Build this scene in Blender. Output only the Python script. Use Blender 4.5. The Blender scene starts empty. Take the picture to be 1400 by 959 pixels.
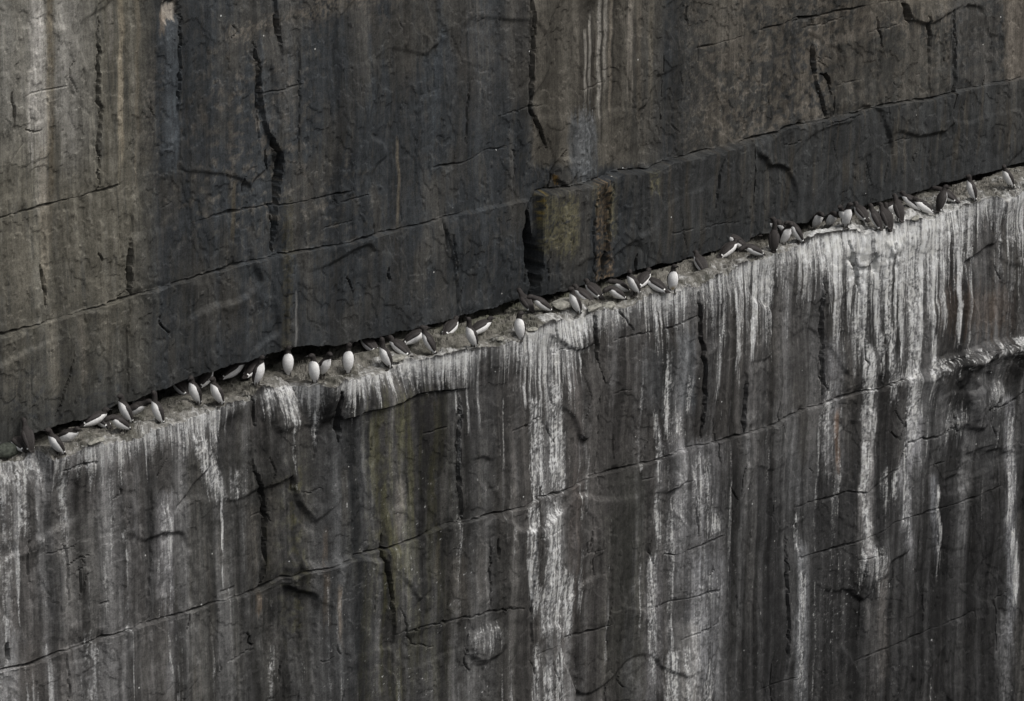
import bpy, math, random
import numpy as np
from math import sin, cos, radians, pi
from mathutils import Vector

# ------------------------------------------------------------------ camera, sky, sun, exposure
# World: the cliff runs along X, its faces look towards -Y, Z is up, the bird ledge lies at z = 0.
scn = bpy.context.scene
PW, PH, FPX = 1400.0, 959.0, 5650.0
YAW, PITCH = radians(43), radians(18)
fh = np.array([sin(YAW), cos(YAW), 0.0]); rt = np.array([cos(YAW), -sin(YAW), 0.0]); zz = np.array([0, 0, 1.0])
fw = cos(PITCH) * fh - sin(PITCH) * zz
up = sin(PITCH) * fh + cos(PITCH) * zz
def ray(x, y): return fw * FPX + rt * (x - PW / 2) - up * (y - PH / 2)
CAM = np.array([0, -1.05, 0]) - ray(700, 466) * 0.0095

cam = bpy.data.cameras.new('camera'); camo = bpy.data.objects.new('camera', cam)
scn.collection.objects.link(camo)
camo.location = CAM
camo.rotation_euler = Vector(fw).to_track_quat('-Z', 'Y').to_euler()
cam.sensor_width = 36; cam.lens = 36 * FPX / PW; cam.clip_start = 1; cam.clip_end = 2000
scn.camera = camo

SUN_EL, SUN_AZ = radians(56), radians(168)          # azimuth clockwise from +Y
world = bpy.data.worlds.new('World'); scn.world = world; world.use_nodes = True
wn = world.node_tree; wn.nodes.clear()
wo = wn.nodes.new('ShaderNodeOutputWorld'); wb = wn.nodes.new('ShaderNodeBackground')
sk = wn.nodes.new('ShaderNodeTexSky'); sk.sky_type = 'NISHITA'; sk.sun_disc = False
sk.sun_elevation = SUN_EL; sk.sun_rotation = SUN_AZ; sk.dust_density = 6.0; sk.air_density = 1.0; sk.ozone_density = 1.0
hs = wn.nodes.new('ShaderNodeHueSaturation'); hs.inputs['Saturation'].default_value = 0.34   # grey overcast
wn.links.new(sk.outputs[0], hs.inputs['Color']); wn.links.new(hs.outputs[0], wb.inputs[0])
wb.inputs[1].default_value = 0.10
wn.links.new(wb.outputs[0], wo.inputs[0])
sl = bpy.data.lights.new('sun', 'SUN'); sl.energy = 1.3; sl.angle = radians(16); sl.color = (1.0, 0.985, 0.965)
so = bpy.data.objects.new('sun', sl); scn.collection.objects.link(so)
sd = Vector((sin(SUN_AZ) * cos(SUN_EL), cos(SUN_AZ) * cos(SUN_EL), sin(SUN_EL)))
so.rotation_euler = (-sd).to_track_quat('-Z', 'Y').to_euler(); so.location = sd * 60
scn.view_settings.view_transform = 'Standard'; scn.view_settings.look = 'None'
scn.view_settings.gamma = 1; scn.view_settings.use_curve_mapping = False
scn.view_settings.exposure = 0.45

rng = np.random.default_rng(11); random.seed(5)

# ------------------------------------------------------------------ noise and little helpers
def _h(ix, iy, seed):
    n = (ix.astype(np.int64) * 374761393 + iy.astype(np.int64) * 668265263 + seed * 1442695041) & 0xffffffff
    n = ((n ^ (n >> 13)) * 1274126177) & 0xffffffff
    return ((n ^ (n >> 16)) & 0xffff).astype(np.float32) / 65536.0
def perlin(x, y, seed=0):
    x = np.asarray(x, np.float32); y = np.asarray(y, np.float32); x, y = np.broadcast_arrays(x, y)
    ix = np.floor(x).astype(np.int64); iy = np.floor(y).astype(np.int64); fx = x - ix; fy = y - iy
    u = fx * fx * fx * (fx * (fx * 6 - 15) + 10); v = fy * fy * fy * (fy * (fy * 6 - 15) + 10)
    def g(dx, dy):
        a = _h(ix + dx, iy + dy, seed) * np.float32(2 * pi)
        return np.cos(a) * (fx - dx) + np.sin(a) * (fy - dy)
    a = g(0, 0); b = g(1, 0); c = g(0, 1); d = g(1, 1)
    return ((a + u * (b - a)) * (1 - v) + (c + u * (d - c)) * v) * np.float32(1.5)
def fbm(x, y, o=4, seed=0, gain=.5):
    s = 0; a = 1.0; t = 0
    for k in range(o):
        s = s + a * perlin(x * 2 ** k + 17.3 * k, y * 2 ** k - 9.1 * k, seed + 7 * k); t += a; a *= gain
    return s / t
def sstep(a, b, x):
    t = np.clip((x - a) / (b - a), 0, 1); return t * t * (3 - 2 * t)
KLIT = 1.02
def lin(c):
    c = np.array(c, float) / 255; return np.where(c <= .04045, c / 12.92, ((c + .055) / 1.055) ** 2.4)
def alb(*c):
    c = np.array(c, float); c = c.mean() + (c - c.mean()) * (.85 if c[0] > c[2] else .62); return np.clip(lin(c) / KLIT, 0, .8)           # colour of a surface seen in flat overcast light

# ------------------------------------------------------------------ surveyed lines of the ledge
front_px = [(-60, 640), (0, 628), (50, 618), (75, 625), (130, 612), (180, 597), (240, 580), (290, 560), (340, 547), (368, 533), (400, 520), (432, 527),
            (452, 531), (462, 531), (475, 522), (500, 512), (540, 497), (556, 494), (600, 492), (640, 482), (680, 475), (720, 458), (758, 445), (790, 431), (815, 428), (850, 416), (905, 402), (940, 396),
            (955, 392), (1000, 370), (1060, 347), (1120, 327), (1145, 322), (1170, 320), (1200, 318), (1240, 305), (1260, 303), (1300, 287), (1336, 280), (1350, 272), (1372, 272), (1400, 262), (1460, 246)]
base_px = [(-60, 628), (0, 610), (60, 590), (110, 579), (160, 560), (200, 545), (260, 520), (330, 499), (370, 488), (400, 478), (450, 476), (500, 470), (545, 458), (580, 448), (620, 448), (650, 440), (690, 428), (730, 415),
           (800, 403), (870, 383), (940, 362), (1000, 340), (1060, 316), (1140, 292), (1200, 278), (1260, 262), (1320, 248), (1400, 230), (1460, 215)]
def on_wall(x, y, y0):
    d = ray(x, y); return CAM + d * (y0 - CAM[1]) / d[1]
def on_level(x, y, z0):
    d = ray(x, y); return CAM + d * (z0 - CAM[2]) / d[2]
fr = np.array([on_level(x, y, 0.0) for x, y in front_px])
FU, FD = fr[:, 0], -fr[:, 1]
def D1(u):                                             # how far the ledge reaches out from the upper wall
    return np.interp(u, FU, FD)
_us = np.linspace(-20, 24, 900)
_k = np.exp(-np.linspace(-2.2, 2.2, 70) ** 2); _k /= _k.sum()
_ds = np.convolve(np.pad(D1(_us), 35, mode='edge'), _k, 'same')[35:-35]
def DS(u): return np.interp(u, _us, _ds)
# the upper wall stands a little proud between the deep crack and the joint at its right
UOFF = [(-30, 0.0), (1.28, 0.0), (1.36, .20), (5.0, .16), (5.15, .06), (7, .03), (30, .0)]
def U0(u, z=0):
    return np.interp(u, [a for a, b in UOFF], [b for a, b in UOFF])
def uw(x, y, it=4):                                    # photo point -> (u, z) on the upper wall
    y0 = 0.0
    for _ in range(it):
        p = on_wall(x, y, y0); y0 = -float(U0(p[0])) if p[2] < 1.5 else 0.0
    return p[0], p[2]
def lw(x, y):                                          # photo point -> (u, z) on the lower wall
    y0 = -.8
    for _ in range(5):
        p = on_wall(x, y, y0); y0 = -float(DS(p[0]))
    return p[0], p[2]
bs = np.array([on_wall(x, y, -float(U0(on_wall(x, y, 0)[0]))) for x, y in base_px])
BU, BZ = bs[:, 0], np.maximum(bs[:, 2], 0.035)
def survey(U, Y, Z):                                   # wall point -> survey coordinates used to lay out stains
    dx = U - CAM[0]; dy = Y - CAM[1]; dz = Z - CAM[2]
    w = dx * fw[0] + dy * fw[1] + dz * fw[2]
    sx = (dx * rt[0] + dy * rt[1]) / w * FPX + PW / 2
    sy = -(dx * up[0] + dy * up[1] + dz * up[2]) / w * FPX + PH / 2
    return sx.astype(np.float32), sy.astype(np.float32)

# ------------------------------------------------------------------ grids
STEP = 0.0185
def grow(a, b, n):                                     # coarse rows beyond the part in view
    t = np.linspace(0, 1, n + 1)[1:] ** 1.6; return a + (b - a) * t
UA = np.concatenate([grow(-9.3, -17, 22)[::-1], np.arange(-9.3, 12.5, STEP), grow(12.5, 21, 22)]).astype(np.float32)
NU = len(UA)

def bed_rows(zs, beds):
    """rows of a wall with extra rows hugging every bedding line"""
    for b in beds:
        s0 = b[0]; zs = np.concatenate([zs[np.abs(zs - s0) > .019], s0 + np.array([-.016, -.0065, .0065, .016])])
    return np.sort(zs)
def bed_warp(zs, beds, conv):
    """let those rows follow the surveyed line; returns heights and the slot depth of each bed crack"""
    Z = np.repeat(zs[:, None], NU, 1).astype(np.float64); cut = np.zeros_like(Z)
    for k, (s0, pts, depth, segs) in enumerate(beds):
        q = np.array([conv(*p) for p in pts]); o = np.argsort(q[:, 0]); q = q[o]
        dz = np.interp(UA, q[:, 0], q[:, 1], left=s0, right=s0) - s0
        dz = dz + .010 * perlin(UA * 5, UA * 0, 600 + k) + .007 * perlin(UA * 14, UA * 0, 620 + k) + .004 * perlin(UA * 37, UA * 0, 640 + k)
        w = np.clip(1.1 + 1.3 * perlin(UA * 1.7, UA * 0, 660 + k) + .6 * perlin(UA * 8, UA * 0, 680 + k), .3, 2.6)
        env = np.zeros(NU)
        for a, b, dep in segs:
            ua, ub = conv(*a)[0], conv(*b)[0]; env = np.maximum(env, dep * sstep(ua - .05, ua + .25, UA) * (1 - sstep(ub - .25, ub + .05, UA)))
        env *= .75 * np.clip(.9 + 1.7 * perlin(UA * 1.3, UA * 0, 700 + k) + .6 * perlin(UA * 6, UA * 0, 705 + k), .08, 1.4)
        r = zs[:, None] - s0; core = np.abs(r) < .017
        Z += np.where(core, r * (w - 1), np.sign(r) * .016 * (w - 1) * np.exp(-((np.abs(r) - .016) / .06))) + dz * np.exp(-(r / .22) ** 2)
        cut += (np.abs(r) < .008) * env[None]
        chip = np.clip(perlin(UA * 3.3, UA * 0, 720 + k) - .12, 0, .5)[None] * np.clip(env * 9, 0, 1)[None]; ht = (.05 + .10 * np.abs(perlin(UA * 2, UA * 0, 740 + k)))[None]
        cut += .16 * chip * np.where(r < 0, np.clip(1 + r / ht, 0, 1), 0) + .07 * np.clip(perlin(UA * 4.1, UA * 0, 760 + k) - .15, 0, .5)[None] * np.clip(env * 9, 0, 1)[None] * np.where(r > 0, np.clip(1 - r / .07, 0, 1), 0)
    return Z.astype(np.float32), cut.astype(np.float32)

class Sheet:
    """a grid of wall points (rows x columns) with relief, stains and block ids"""
    def __init__(s, Z, U): s.Z = Z; s.U = U; s.h = np.zeros_like(Z)
    def crack(s, pts, w, depth, conv, jag=.014, taper=.34, seed=0):
        q = [np.array(conv(*p)) for p in pts]; r = np.random.default_rng(seed + int(abs(pts[0][0] * 13 + pts[0][1] * 7)))
        P = [q[0]]
        for a, b in zip(q[:-1], q[1:]):
            L = np.linalg.norm(b - a); n = max(1, int(L / .07))
            for k in range(1, n + 1):
                p = a + (b - a) * k / n
                if k < n: p = p + r.normal(0, jag, 2)
                P.append(p)
        P = np.array(P); seg = np.linalg.norm(np.diff(P, axis=0), axis=1); tot = seg.sum(); acc = 0
        best = np.full(s.Z.shape, 9.0, np.float32); hit = None
        lo = np.searchsorted(UA, P[:, 0].min() - .6); hi = np.searchsorted(UA, P[:, 0].max() + .6)
        if hi <= lo: return
        sub = np.zeros((s.Z.shape[0], hi - lo), np.float32)
        for a, b, L in zip(P[:-1], P[1:], seg):
            i0 = np.searchsorted(UA, min(a[0], b[0]) - 4 * w); i1 = np.searchsorted(UA, max(a[0], b[0]) + 4 * w)
            if i1 <= i0: acc += L; continue
            U = s.U[:, i0:i1]; Z = s.Z[:, i0:i1]
            rows = np.where((Z.min(1) < max(a[1], b[1]) + 4 * w) & (Z.max(1) > min(a[1], b[1]) - 4 * w))[0]
            if len(rows) == 0: acc += L; continue
            r0, r1 = rows[0], rows[-1] + 1
            U = U[r0:r1]; Z = Z[r0:r1]; d = b - a; L2 = max(L * L, 1e-9)
            t = np.clip(((U - a[0]) * d[0] + (Z - a[1]) * d[1]) / L2, 0, 1)
            dist = np.hypot(U - a[0] - t * d[0], Z - a[1] - t * d[1])
            f = (acc + L * .5) / tot
            k = min(1, f / taper, (1 - f) / taper) if taper > 0 else 1
            k = max(k, .12) * ((0.75 + .5 * r.random()) if w < .07 else 1)
            ww = max(.0125, w * (.15 + .95 * k * (.55 + .9 * float(abs(perlin(np.float32(acc * 3.1 + 5), np.float32(pts[0][0]), 9)))) ))
            k = min(1.0, .35 + k)
            v = k * (1 - sstep(.35, 1.0, dist / ww))
            sub[r0:r1, i0 - lo:i1 - lo] = np.maximum(sub[r0:r1, i0 - lo:i1 - lo], v)
            acc += L
        s.h[:, lo:hi] -= depth * sub
    def line(s, pts, conv):
        q = np.array([conv(*p) for p in pts]); o = np.argsort(q[:, 0]); return q[o, 0], q[o, 1]
    def step(s, pts, conv, amp, fade, below=True, soft=.02, ends=.15, rough=0):
        """the rock below (or above) a bedding line stands out by amp, fading over fade metres"""
        lu, lz = s.line(pts, conv); z0 = np.interp(s.U, lu, lz) + .012 * perlin(s.U * 9, s.U * 0, 3)
        if rough: z0 = z0 + rough * (perlin(s.U * 2.1, s.U * 0, 4) + .6 * perlin(s.U * 6.3, s.Z * 1.5, 6)); amp = amp * np.clip(1 + 1.1 * fbm(s.U * 1.4, s.Z * .8, 2, 7), .3, 1.8)
        d = (z0 - s.Z) if below else (s.Z - z0)
        e = sstep(lu[0] - ends, lu[0] + ends, s.U) * (1 - sstep(lu[-1] - ends, lu[-1] + ends, s.U))
        s.h += amp * e * sstep(-soft, soft, d) * np.exp(-np.maximum(d, 0) / fade)
    def vstep(s, pts, conv, amp, fade, right=True):
        """the rock right (or left) of an upright joint stands out by amp, fading sideways"""
        q = np.array([conv(*p) for p in pts]); o = np.argsort(q[:, 1]); lz, lu = q[o, 1], q[o, 0]
        u0 = np.interp(s.Z, lz, lu) + .02 * perlin(s.Z * 5, s.Z * 0, 21) + .012 * perlin(s.Z * 13, s.Z * 0, 22)
        d = (s.U - u0) if right else (u0 - s.U)
        L = lz[-1] - lz[0]; e = sstep(lz[0] - .02, lz[0] + .15 * L, s.Z) * (1 - sstep(lz[-1] - .15 * L, lz[-1] + .02, s.Z))
        s.h += amp * e * sstep(-.012, .012, d) * np.exp(-np.maximum(d, 0) / fade)
    def blob(s, x, y, rx, ry, amp, conv, p=2.0, rag=.25, seed=0):
        u, z = conv(x, y); a = (s.U - u) / rx; b = (s.Z - z) / ry
        n = rag * fbm(s.U * 2.5 / rx * .5, s.Z * 2.5 / ry * .5, 3, seed + 31)
        d = (np.abs(a) ** p + np.abs(b) ** p) ** (1 / p) + n
        s.h += amp * (1 - sstep(.55 if rag < .6 else .1, 1.0, d))

def facets(U, Z, su, sz, off, slope, seed):
    """broken rock: nearest-cell planes, each set back and tilted a little differently"""
    x = (U / su).astype(np.float32); y = (Z / sz).astype(np.float32)
    x = x + .22 * perlin(U * 1.7 / su, Z * 1.7 / sz, seed + 9); y = y + .22 * perlin(U * 1.7 / su + 7, Z * 1.7 / sz, seed + 10)
    ix = np.floor(x).astype(np.int64); iy = np.floor(y).astype(np.int64); best = np.full(x.shape, 99, np.float32); h = np.zeros(x.shape, np.float32)
    for dx in (-1, 0, 1):
        for dy in (-1, 0, 1):
            cx = ix + dx; cy = iy + dy; jx = cx + .1 + .8 * _h(cx, cy, seed); jy = cy + .1 + .8 * _h(cx, cy, seed + 1)
            ex_ = x - jx; ey_ = y - jy; d = np.maximum(np.abs(ex_), np.abs(ey_) * .9) + .35 * np.hypot(ex_, ey_)
            v = off * (_h(cx, cy, seed + 2) - .5) + slope * ((_h(cx, cy, seed + 3) - .5) * ex_ * su + (_h(cx, cy, seed + 4) - .5) * ey_ * sz)
            m = d < best; best = np.where(m, d, best); h = np.where(m, v, h)
    for _ in range(2):
        h[1:-1] = .25 * h[:-2] + .5 * h[1:-1] + .25 * h[2:]; h[:, 1:-1] = .25 * h[:, :-2] + .5 * h[:, 1:-1] + .25 * h[:, 2:]
    return h
def wall_relief(U, Z, seed, flake=1.0, flute=1.0, fac=.5):
    h = .10 * fbm(U * .33, Z * .4, 3, seed) + .030 * fbm(U * 1.1, Z * .75, 3, seed + 1)
    q = fbm(U * .8 + .15 * Z, Z * .55, 6, seed + 2, .58)
    for t in (-.2, -.03, .15):
        h += flake * .013 * sstep(t, t + .03, q)
    zone = sstep(-.25, .25, fbm(U * .28, Z * .35, 2, seed + 20) + .08)
    h += zone * (facets(U, Z, 1.6, 1.35, .036, .17, seed + 30) + .6 * facets(U, Z, .6, .5, .018, .15, seed + 40)) * fac
    h += flute * .016 * fbm(U * 3.4, Z * .35, 3, seed + 3) + .0015 * fbm(U * 11, Z * 5, 2, seed + 4)
    h += flute * .0022 * fbm(U * 20, Z * .7, 2, seed + 6)
    return h

# ---- upper wall rows: foot of the wall (irregular) up to the top
zr = np.concatenate([np.linspace(0, 1, 15)[:-1], 1 + np.arange(0, (6.4 - .42) / STEP) * STEP / 1.0])
NF = 14
ZU = np.zeros((0, NU), np.float32)
zb = np.interp(UA, BU, BZ) + .03 * perlin(UA * 4, UA * 0, 51) + .02 * np.abs(perlin(UA * 13, UA * 0, 52))
zb = np.maximum(zb + np.interp(UA, [3, 6], [.05, .015]), .06)
rows = [zb + (0.42 - zb) * t for t in np.linspace(0, 1, NF + 1)[:-1]]
main_up = [(-80, 476), (0, 455), (60, 438), (115, 423), (172, 405), (224, 390), (289, 372), (372, 348), (430, 338), (480, 329), (530, 316), (584, 304), (608, 294), (666, 282), (720, 272)]
main_ur = [(742, 266), (780, 252), (815, 242), (850, 236), (885, 232), (920, 221), (941, 217), (961, 210), (999, 198), (1023, 191), (1058, 181), (1075, 172), (1123, 162), (1140, 162), (1175, 153), (1206, 144), (1240, 138), (1264, 136), (1302, 126), (1350, 116), (1400, 106), (1470, 92)]
BEDS_U = [(1.5, main_up + main_ur, .12, [((-80, 476), (600, 300), .11), ((590, 298), (690, 278), .05), ((742, 266), (1310, 126), .16), ((1300, 126), (1400, 106), .04)]),
          (2.22, [(255, 306), (300, 292), (365, 280), (400, 276), (440, 268), (490, 258), (598, 227), (632, 222), (660, 205), (690, 200)], .05, [((250, 306), (480, 258), .05), ((590, 229), (690, 200), .06)]),
          (3.0, [(-60, 314), (0, 298), (60, 282), (110, 268), (165, 252), (954, 65), (975, 61), (1009, 50), (1037, 40), (1068, 33), (1085, 23), (1116, 22), (1140, 15), (1206, 3), (1260, -8)], .07, [((-60, 314), (165, 252), .08), ((950, 66), (1012, 49), .07), ((1035, 40), (1240, -5), .10)])]
zs = bed_rows(np.concatenate([np.arange(.42, 6.4, STEP), grow(6.4, 11, 14)]), BEDS_U)
ZW, CUT_U = bed_warp(zs, BEDS_U, uw)
ZU = np.vstack([np.array(rows), ZW]).astype(np.float32); CUT_U = np.vstack([np.zeros((NF, NU), np.float32), CUT_U]); UU = np.broadcast_to(UA, ZU.shape)
S = Sheet(ZU, UU)
S.h = wall_relief(UU, ZU, 100)
S.step(main_up, uw, .055, .7, rough=.010); S.step(main_ur[:10], uw, .20, 3.0, soft=.02, ends=.04); S.step(main_ur[9:], uw, .06, 1.0, rough=.010)
S.h -= CUT_U
UC = [  # pts, width, depth
    ([(134, 24), (133, 80), (132, 138), (138, 148), (134, 180), (131, 261)], .026, .07), ([(15, 127), (19, 160), (21, 179)], .025, .06), ([(36, 178), (55, 180)], .02, .04),
    ([(373, 21), (377, 38), (380, 58)], .03, .09), ([(344, 58), (349, 85), (351, 110), (352, 190)], .022, .05), ([(244, 10), (242, 60), (241, 110), (239, 155)], .022, .05),
    ([(404, 52), (403, 140), (403, 234)], .016, .03), ([(368, 188), (374, 204), (379, 222), (376, 250), (374, 277)], .06, .20), ([(361, 205), (366, 232)], .03, .08),
    ([(368, 280), (370, 316), (369, 350)], .024, .07), ([(333, 242), (331, 262)], .025, .05),
    ([(174, 331), (173, 360), (176, 402)], .034, .10), ([(160, 405), (173, 394)], .02, .05), ([(53, 362), (57, 417)], .028, .08), ([(215, 431), (218, 446), (229, 455)], .022, .05),
    ([(173, 410), (172, 480), (174, 560)], .014, .025), ([(95, 470), (90, 510), (78, 556), (72, 570)], .02, .045), ([(130, 345), (138, 356)], .02, .05),
    ([(721, -10), (722, 50), (720, 148), (728, 165), (735, 179), (745, 203)], .022, .07), ([(904, 76), (903, 130), (902, 189)], .018, .05), ([(637, 113), (635, 196)], .015, .03),
    ([(700, 190), (700, 262)], .014, .025), ([(770, 205), (758, 225), (752, 245), (748, 258)], .03, .10), ([(600, 296), (607, 340)], .014, .03),
    ([(612, 320), (618, 352), (622, 378)], .016, .035), ([(527, 366), (529, 382)], .03, .07), ([(470, 378), (480, 400)], .016, .035),
    ([(1109, 62), (1109, 85), (1113, 101)], .024, .07), ([(1119, 101), (1130, 108), (1134, 130)], .045, .15), ([(1118, 122), (1122, 145), (1126, 160)], .02, .05), ([(1138, 132), (1138, 158)], .02, .06),
    ([(1234, 5), (1238, 16), (1242, 30)], .05, .14), ([(1267, 21), (1270, 50), (1269, 72)], .024, .07), ([(1197, 24), (1201, 45), (1205, 65)], .02, .05), ([(1302, 14), (1303, 80), (1302, 150)], .02, .05),
    ([(1028, 193), (1030, 235), (1030, 279)], .032, .12), ([(985, 215), (978, 240), (975, 285)], .03, .05), ([(1345, 105), (1344, 118)], .02, .05), ([(937, 5), (940, 40)], .016, .03), ([(1289, 70), (1290, 85)], .02, .04),
    ([(876, 350), (875, 375)], .04, .09), ([(815, 265), (812, 330), (818, 390)], .02, .04), ([(835, 250), (834, 300), (828, 392)], .02, .05), ([(755, 345), (752, 400)], .016, .03),
    ([(738, 276), (728, 292), (727, 318), (735, 345), (740, 372), (737, 412)], .09, .42), ([(727, 285), (723, 330), (728, 390)], .05, .16)]
for pts, a_, f_, rt_ in [([(344, 50), (351, 110), (360, 175), (368, 190), (376, 225), (374, 277), (369, 345)], .085, .8, True), ([(721, -20), (720, 148), (735, 179), (746, 205)], .06, 1.0, True), ([(373, -10), (377, 38), (382, 75)], .05, .4, True), ([(131, 20), (134, 140), (131, 262)], .035, .6, True),
                         ([(1109, 55), (1113, 101), (1124, 150), (1126, 162)], .06, .7, True), ([(1267, 10), (1270, 50), (1269, 90), (1267, 135)], .04, .6, True), ([(902, 60), (903, 130), (902, 200)], .035, .6, False), ([(174, 320), (173, 360), (176, 404)], .05, .5, True), ([(1302, 0), (1303, 150)], .035, .6, True), ([(243, 5), (239, 160)], .03, .3, True), ([(600, 296), (612, 340), (622, 380), (628, 440)], .03, .7, True)]:
    S.vstep(pts, uw, a_, f_, rt_)
for pts, w, dp in UC: S.crack(pts, w, dp, uw)
for k in range(60):                                    # short hairline joints
    x = rng.uniform(0, 1400); y = rng.uniform(0, 600 - .26 * x)
    L = rng.uniform(12, 60); S.crack([(x, y), (x + rng.normal(0, 4), y + L * .5), (x + rng.normal(0, 5), y + L)], .014, rng.uniform(.010, .022), uw, .006)
for k in range(16):
    x = rng.uniform(0, 1350); y = rng.uniform(0, 600 - .26 * x); L = rng.uniform(15, 60)
    S.crack([(x, y), (x + L * .5, y - .14 * L + rng.normal(0, 2)), (x + L, y - .27 * L)], .014, rng.uniform(.012, .03), uw, .008)
S.blob(231, 15, .17, .17, -.05, uw, 4, .3); S.blob(229, 128, .20, 1.05, .018, uw, 6, .1)
S.blob(360, 130, .18, .5, -.05, uw, 4, .3); S.blob(393, 395, .10, 1.1, .03, uw, 6, .2); S.blob(770, 232, .25, .25, .07, uw, 2, .5, 4)
S.blob(827, 320, .09, .75, -.07, uw, 5, .3)
S.blob(820, 80, .32, 1.1, -.03, uw, 6, .2)

# ---- lower wall: ledge rows from under the overhang out to the edge, then the face going down
BACK = -.75
d1 = D1(UA) + .035 * perlin(UA * 3.1, UA * 0, 61) + .022 * perlin(UA * 8, UA * 0, 62) + .012 * perlin(UA * 19, UA * 0, 63)
blk = np.floor(UA * 1.3 + .8 * perlin(UA * .7, UA * 0, 64)); d1 = d1 + .035 * (_h(blk, blk * 0, 3) - .5)
d1 = d1.astype(np.float32)
NL = 78
tl = np.linspace(0, 1, NL) ** .85
zf = np.concatenate([-np.array([.004, .014, .03]), -np.arange(.05, 8.7, STEP), -grow(-8.7, 14, 1)[:0], -grow(8.7, 14, 14)])
NFc = len(zf)
main_lo = [(-80, 934), (0, 914), (45, 905), (80, 890), (130, 873), (180, 858), (260, 835), (300, 822), (350, 808), (370, 795), (410, 780), (460, 770), (484, 758), (522, 749), (563, 736), (608, 714), (639, 711), (666, 703), (720, 691), (739, 679), (766, 674),
           (790, 663), (807, 651), (845, 643), (887, 631), (940, 612), (1010, 595), (1060, 580), (1090, 562), (1120, 553), (1170, 535), (1200, 530), (1250, 512)]
main_lr = [(1262, 506), (1275, 498), (1310, 487), (1350, 476), (1400, 461), (1470, 440)]
BEDS_L = [(-.5, [(300, 622), (462, 576), (500, 562), (545, 551), (575, 538), (600, 534), (632, 532), (905, 452), (920, 445), (938, 437), (951, 429), (1100, 386)], .08, [((462, 576), (632, 532), .08), ((905, 452), (951, 429), .10)]),
          (-2.3, main_lo + main_lr, .12, [((-80, 934), (1262, 508), .13), ((1262, 506), (1470, 440), .05)]),
          (-3.8, [(905, 757), (920, 758), (947, 748), (989, 729), (1085, 694), (1133, 679), (1157, 672), (1185, 674), (1212, 646), (1233, 636), (1261, 629)], .1, [((905, 757), (989, 729), .11), ((1085, 694), (1262, 629), .09)]),
          (-4.6, [(728, 897), (756, 885), (773, 872), (797, 866), (835, 853), (887, 832), (920, 821), (940, 817), (982, 804), (1090, 762), (1106, 758), (1168, 741), (1195, 729), (1219, 713), (1243, 706), (1295, 691), (1326, 681), (1371, 663)], .08, [((728, 897), (835, 853), .08), ((887, 832), (982, 804), .07), ((1090, 762), (1371, 663), .08)]),
          (-6.5, [(1030, 945), (1092, 925), (1161, 908), (1212, 887), (1243, 873), (1285, 856), (1333, 835)], .06, [((1030, 945), (1092, 925), .05), ((1161, 908), (1333, 835), .07)])]
zf = bed_rows(zf, BEDS_L)[::-1]; NFc = len(zf)
ZL, CUT_L = bed_warp(zf, BEDS_L, lw); ZL[:5] = zf[:5, None]; UL = np.broadcast_to(UA, ZL.shape)
T = Sheet(ZL, UL)
T.h = wall_relief(UL, ZL, 300, .8, 1.4, .62)
lipn = sstep(-.55, -.05, ZL + .12 * perlin(UL * 1.2, UL * 0, 70))
dsm = DS(UA)
T.h = T.h * sstep(.0, -.35, ZL) + dsm[None] + (d1 - dsm)[None] * (0.25 + .75 * lipn) * np.exp(np.minimum(ZL, 0) / 1.6)
T.step(main_lo, lw, .05, .9, rough=.010); T.step([(x, y + d) for (x, y), d in zip(main_lr, (4, -2, 3, -2, 2, 0))], lw, .28, .6, soft=.10, ends=.4, rough=.04)
T.h -= CUT_L
lip = [(462, 576), (500, 562), (545, 551), (575, 538), (600, 534), (632, 532)]
T.step(lip, lw, .055, .5, below=False, soft=.02); 
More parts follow.
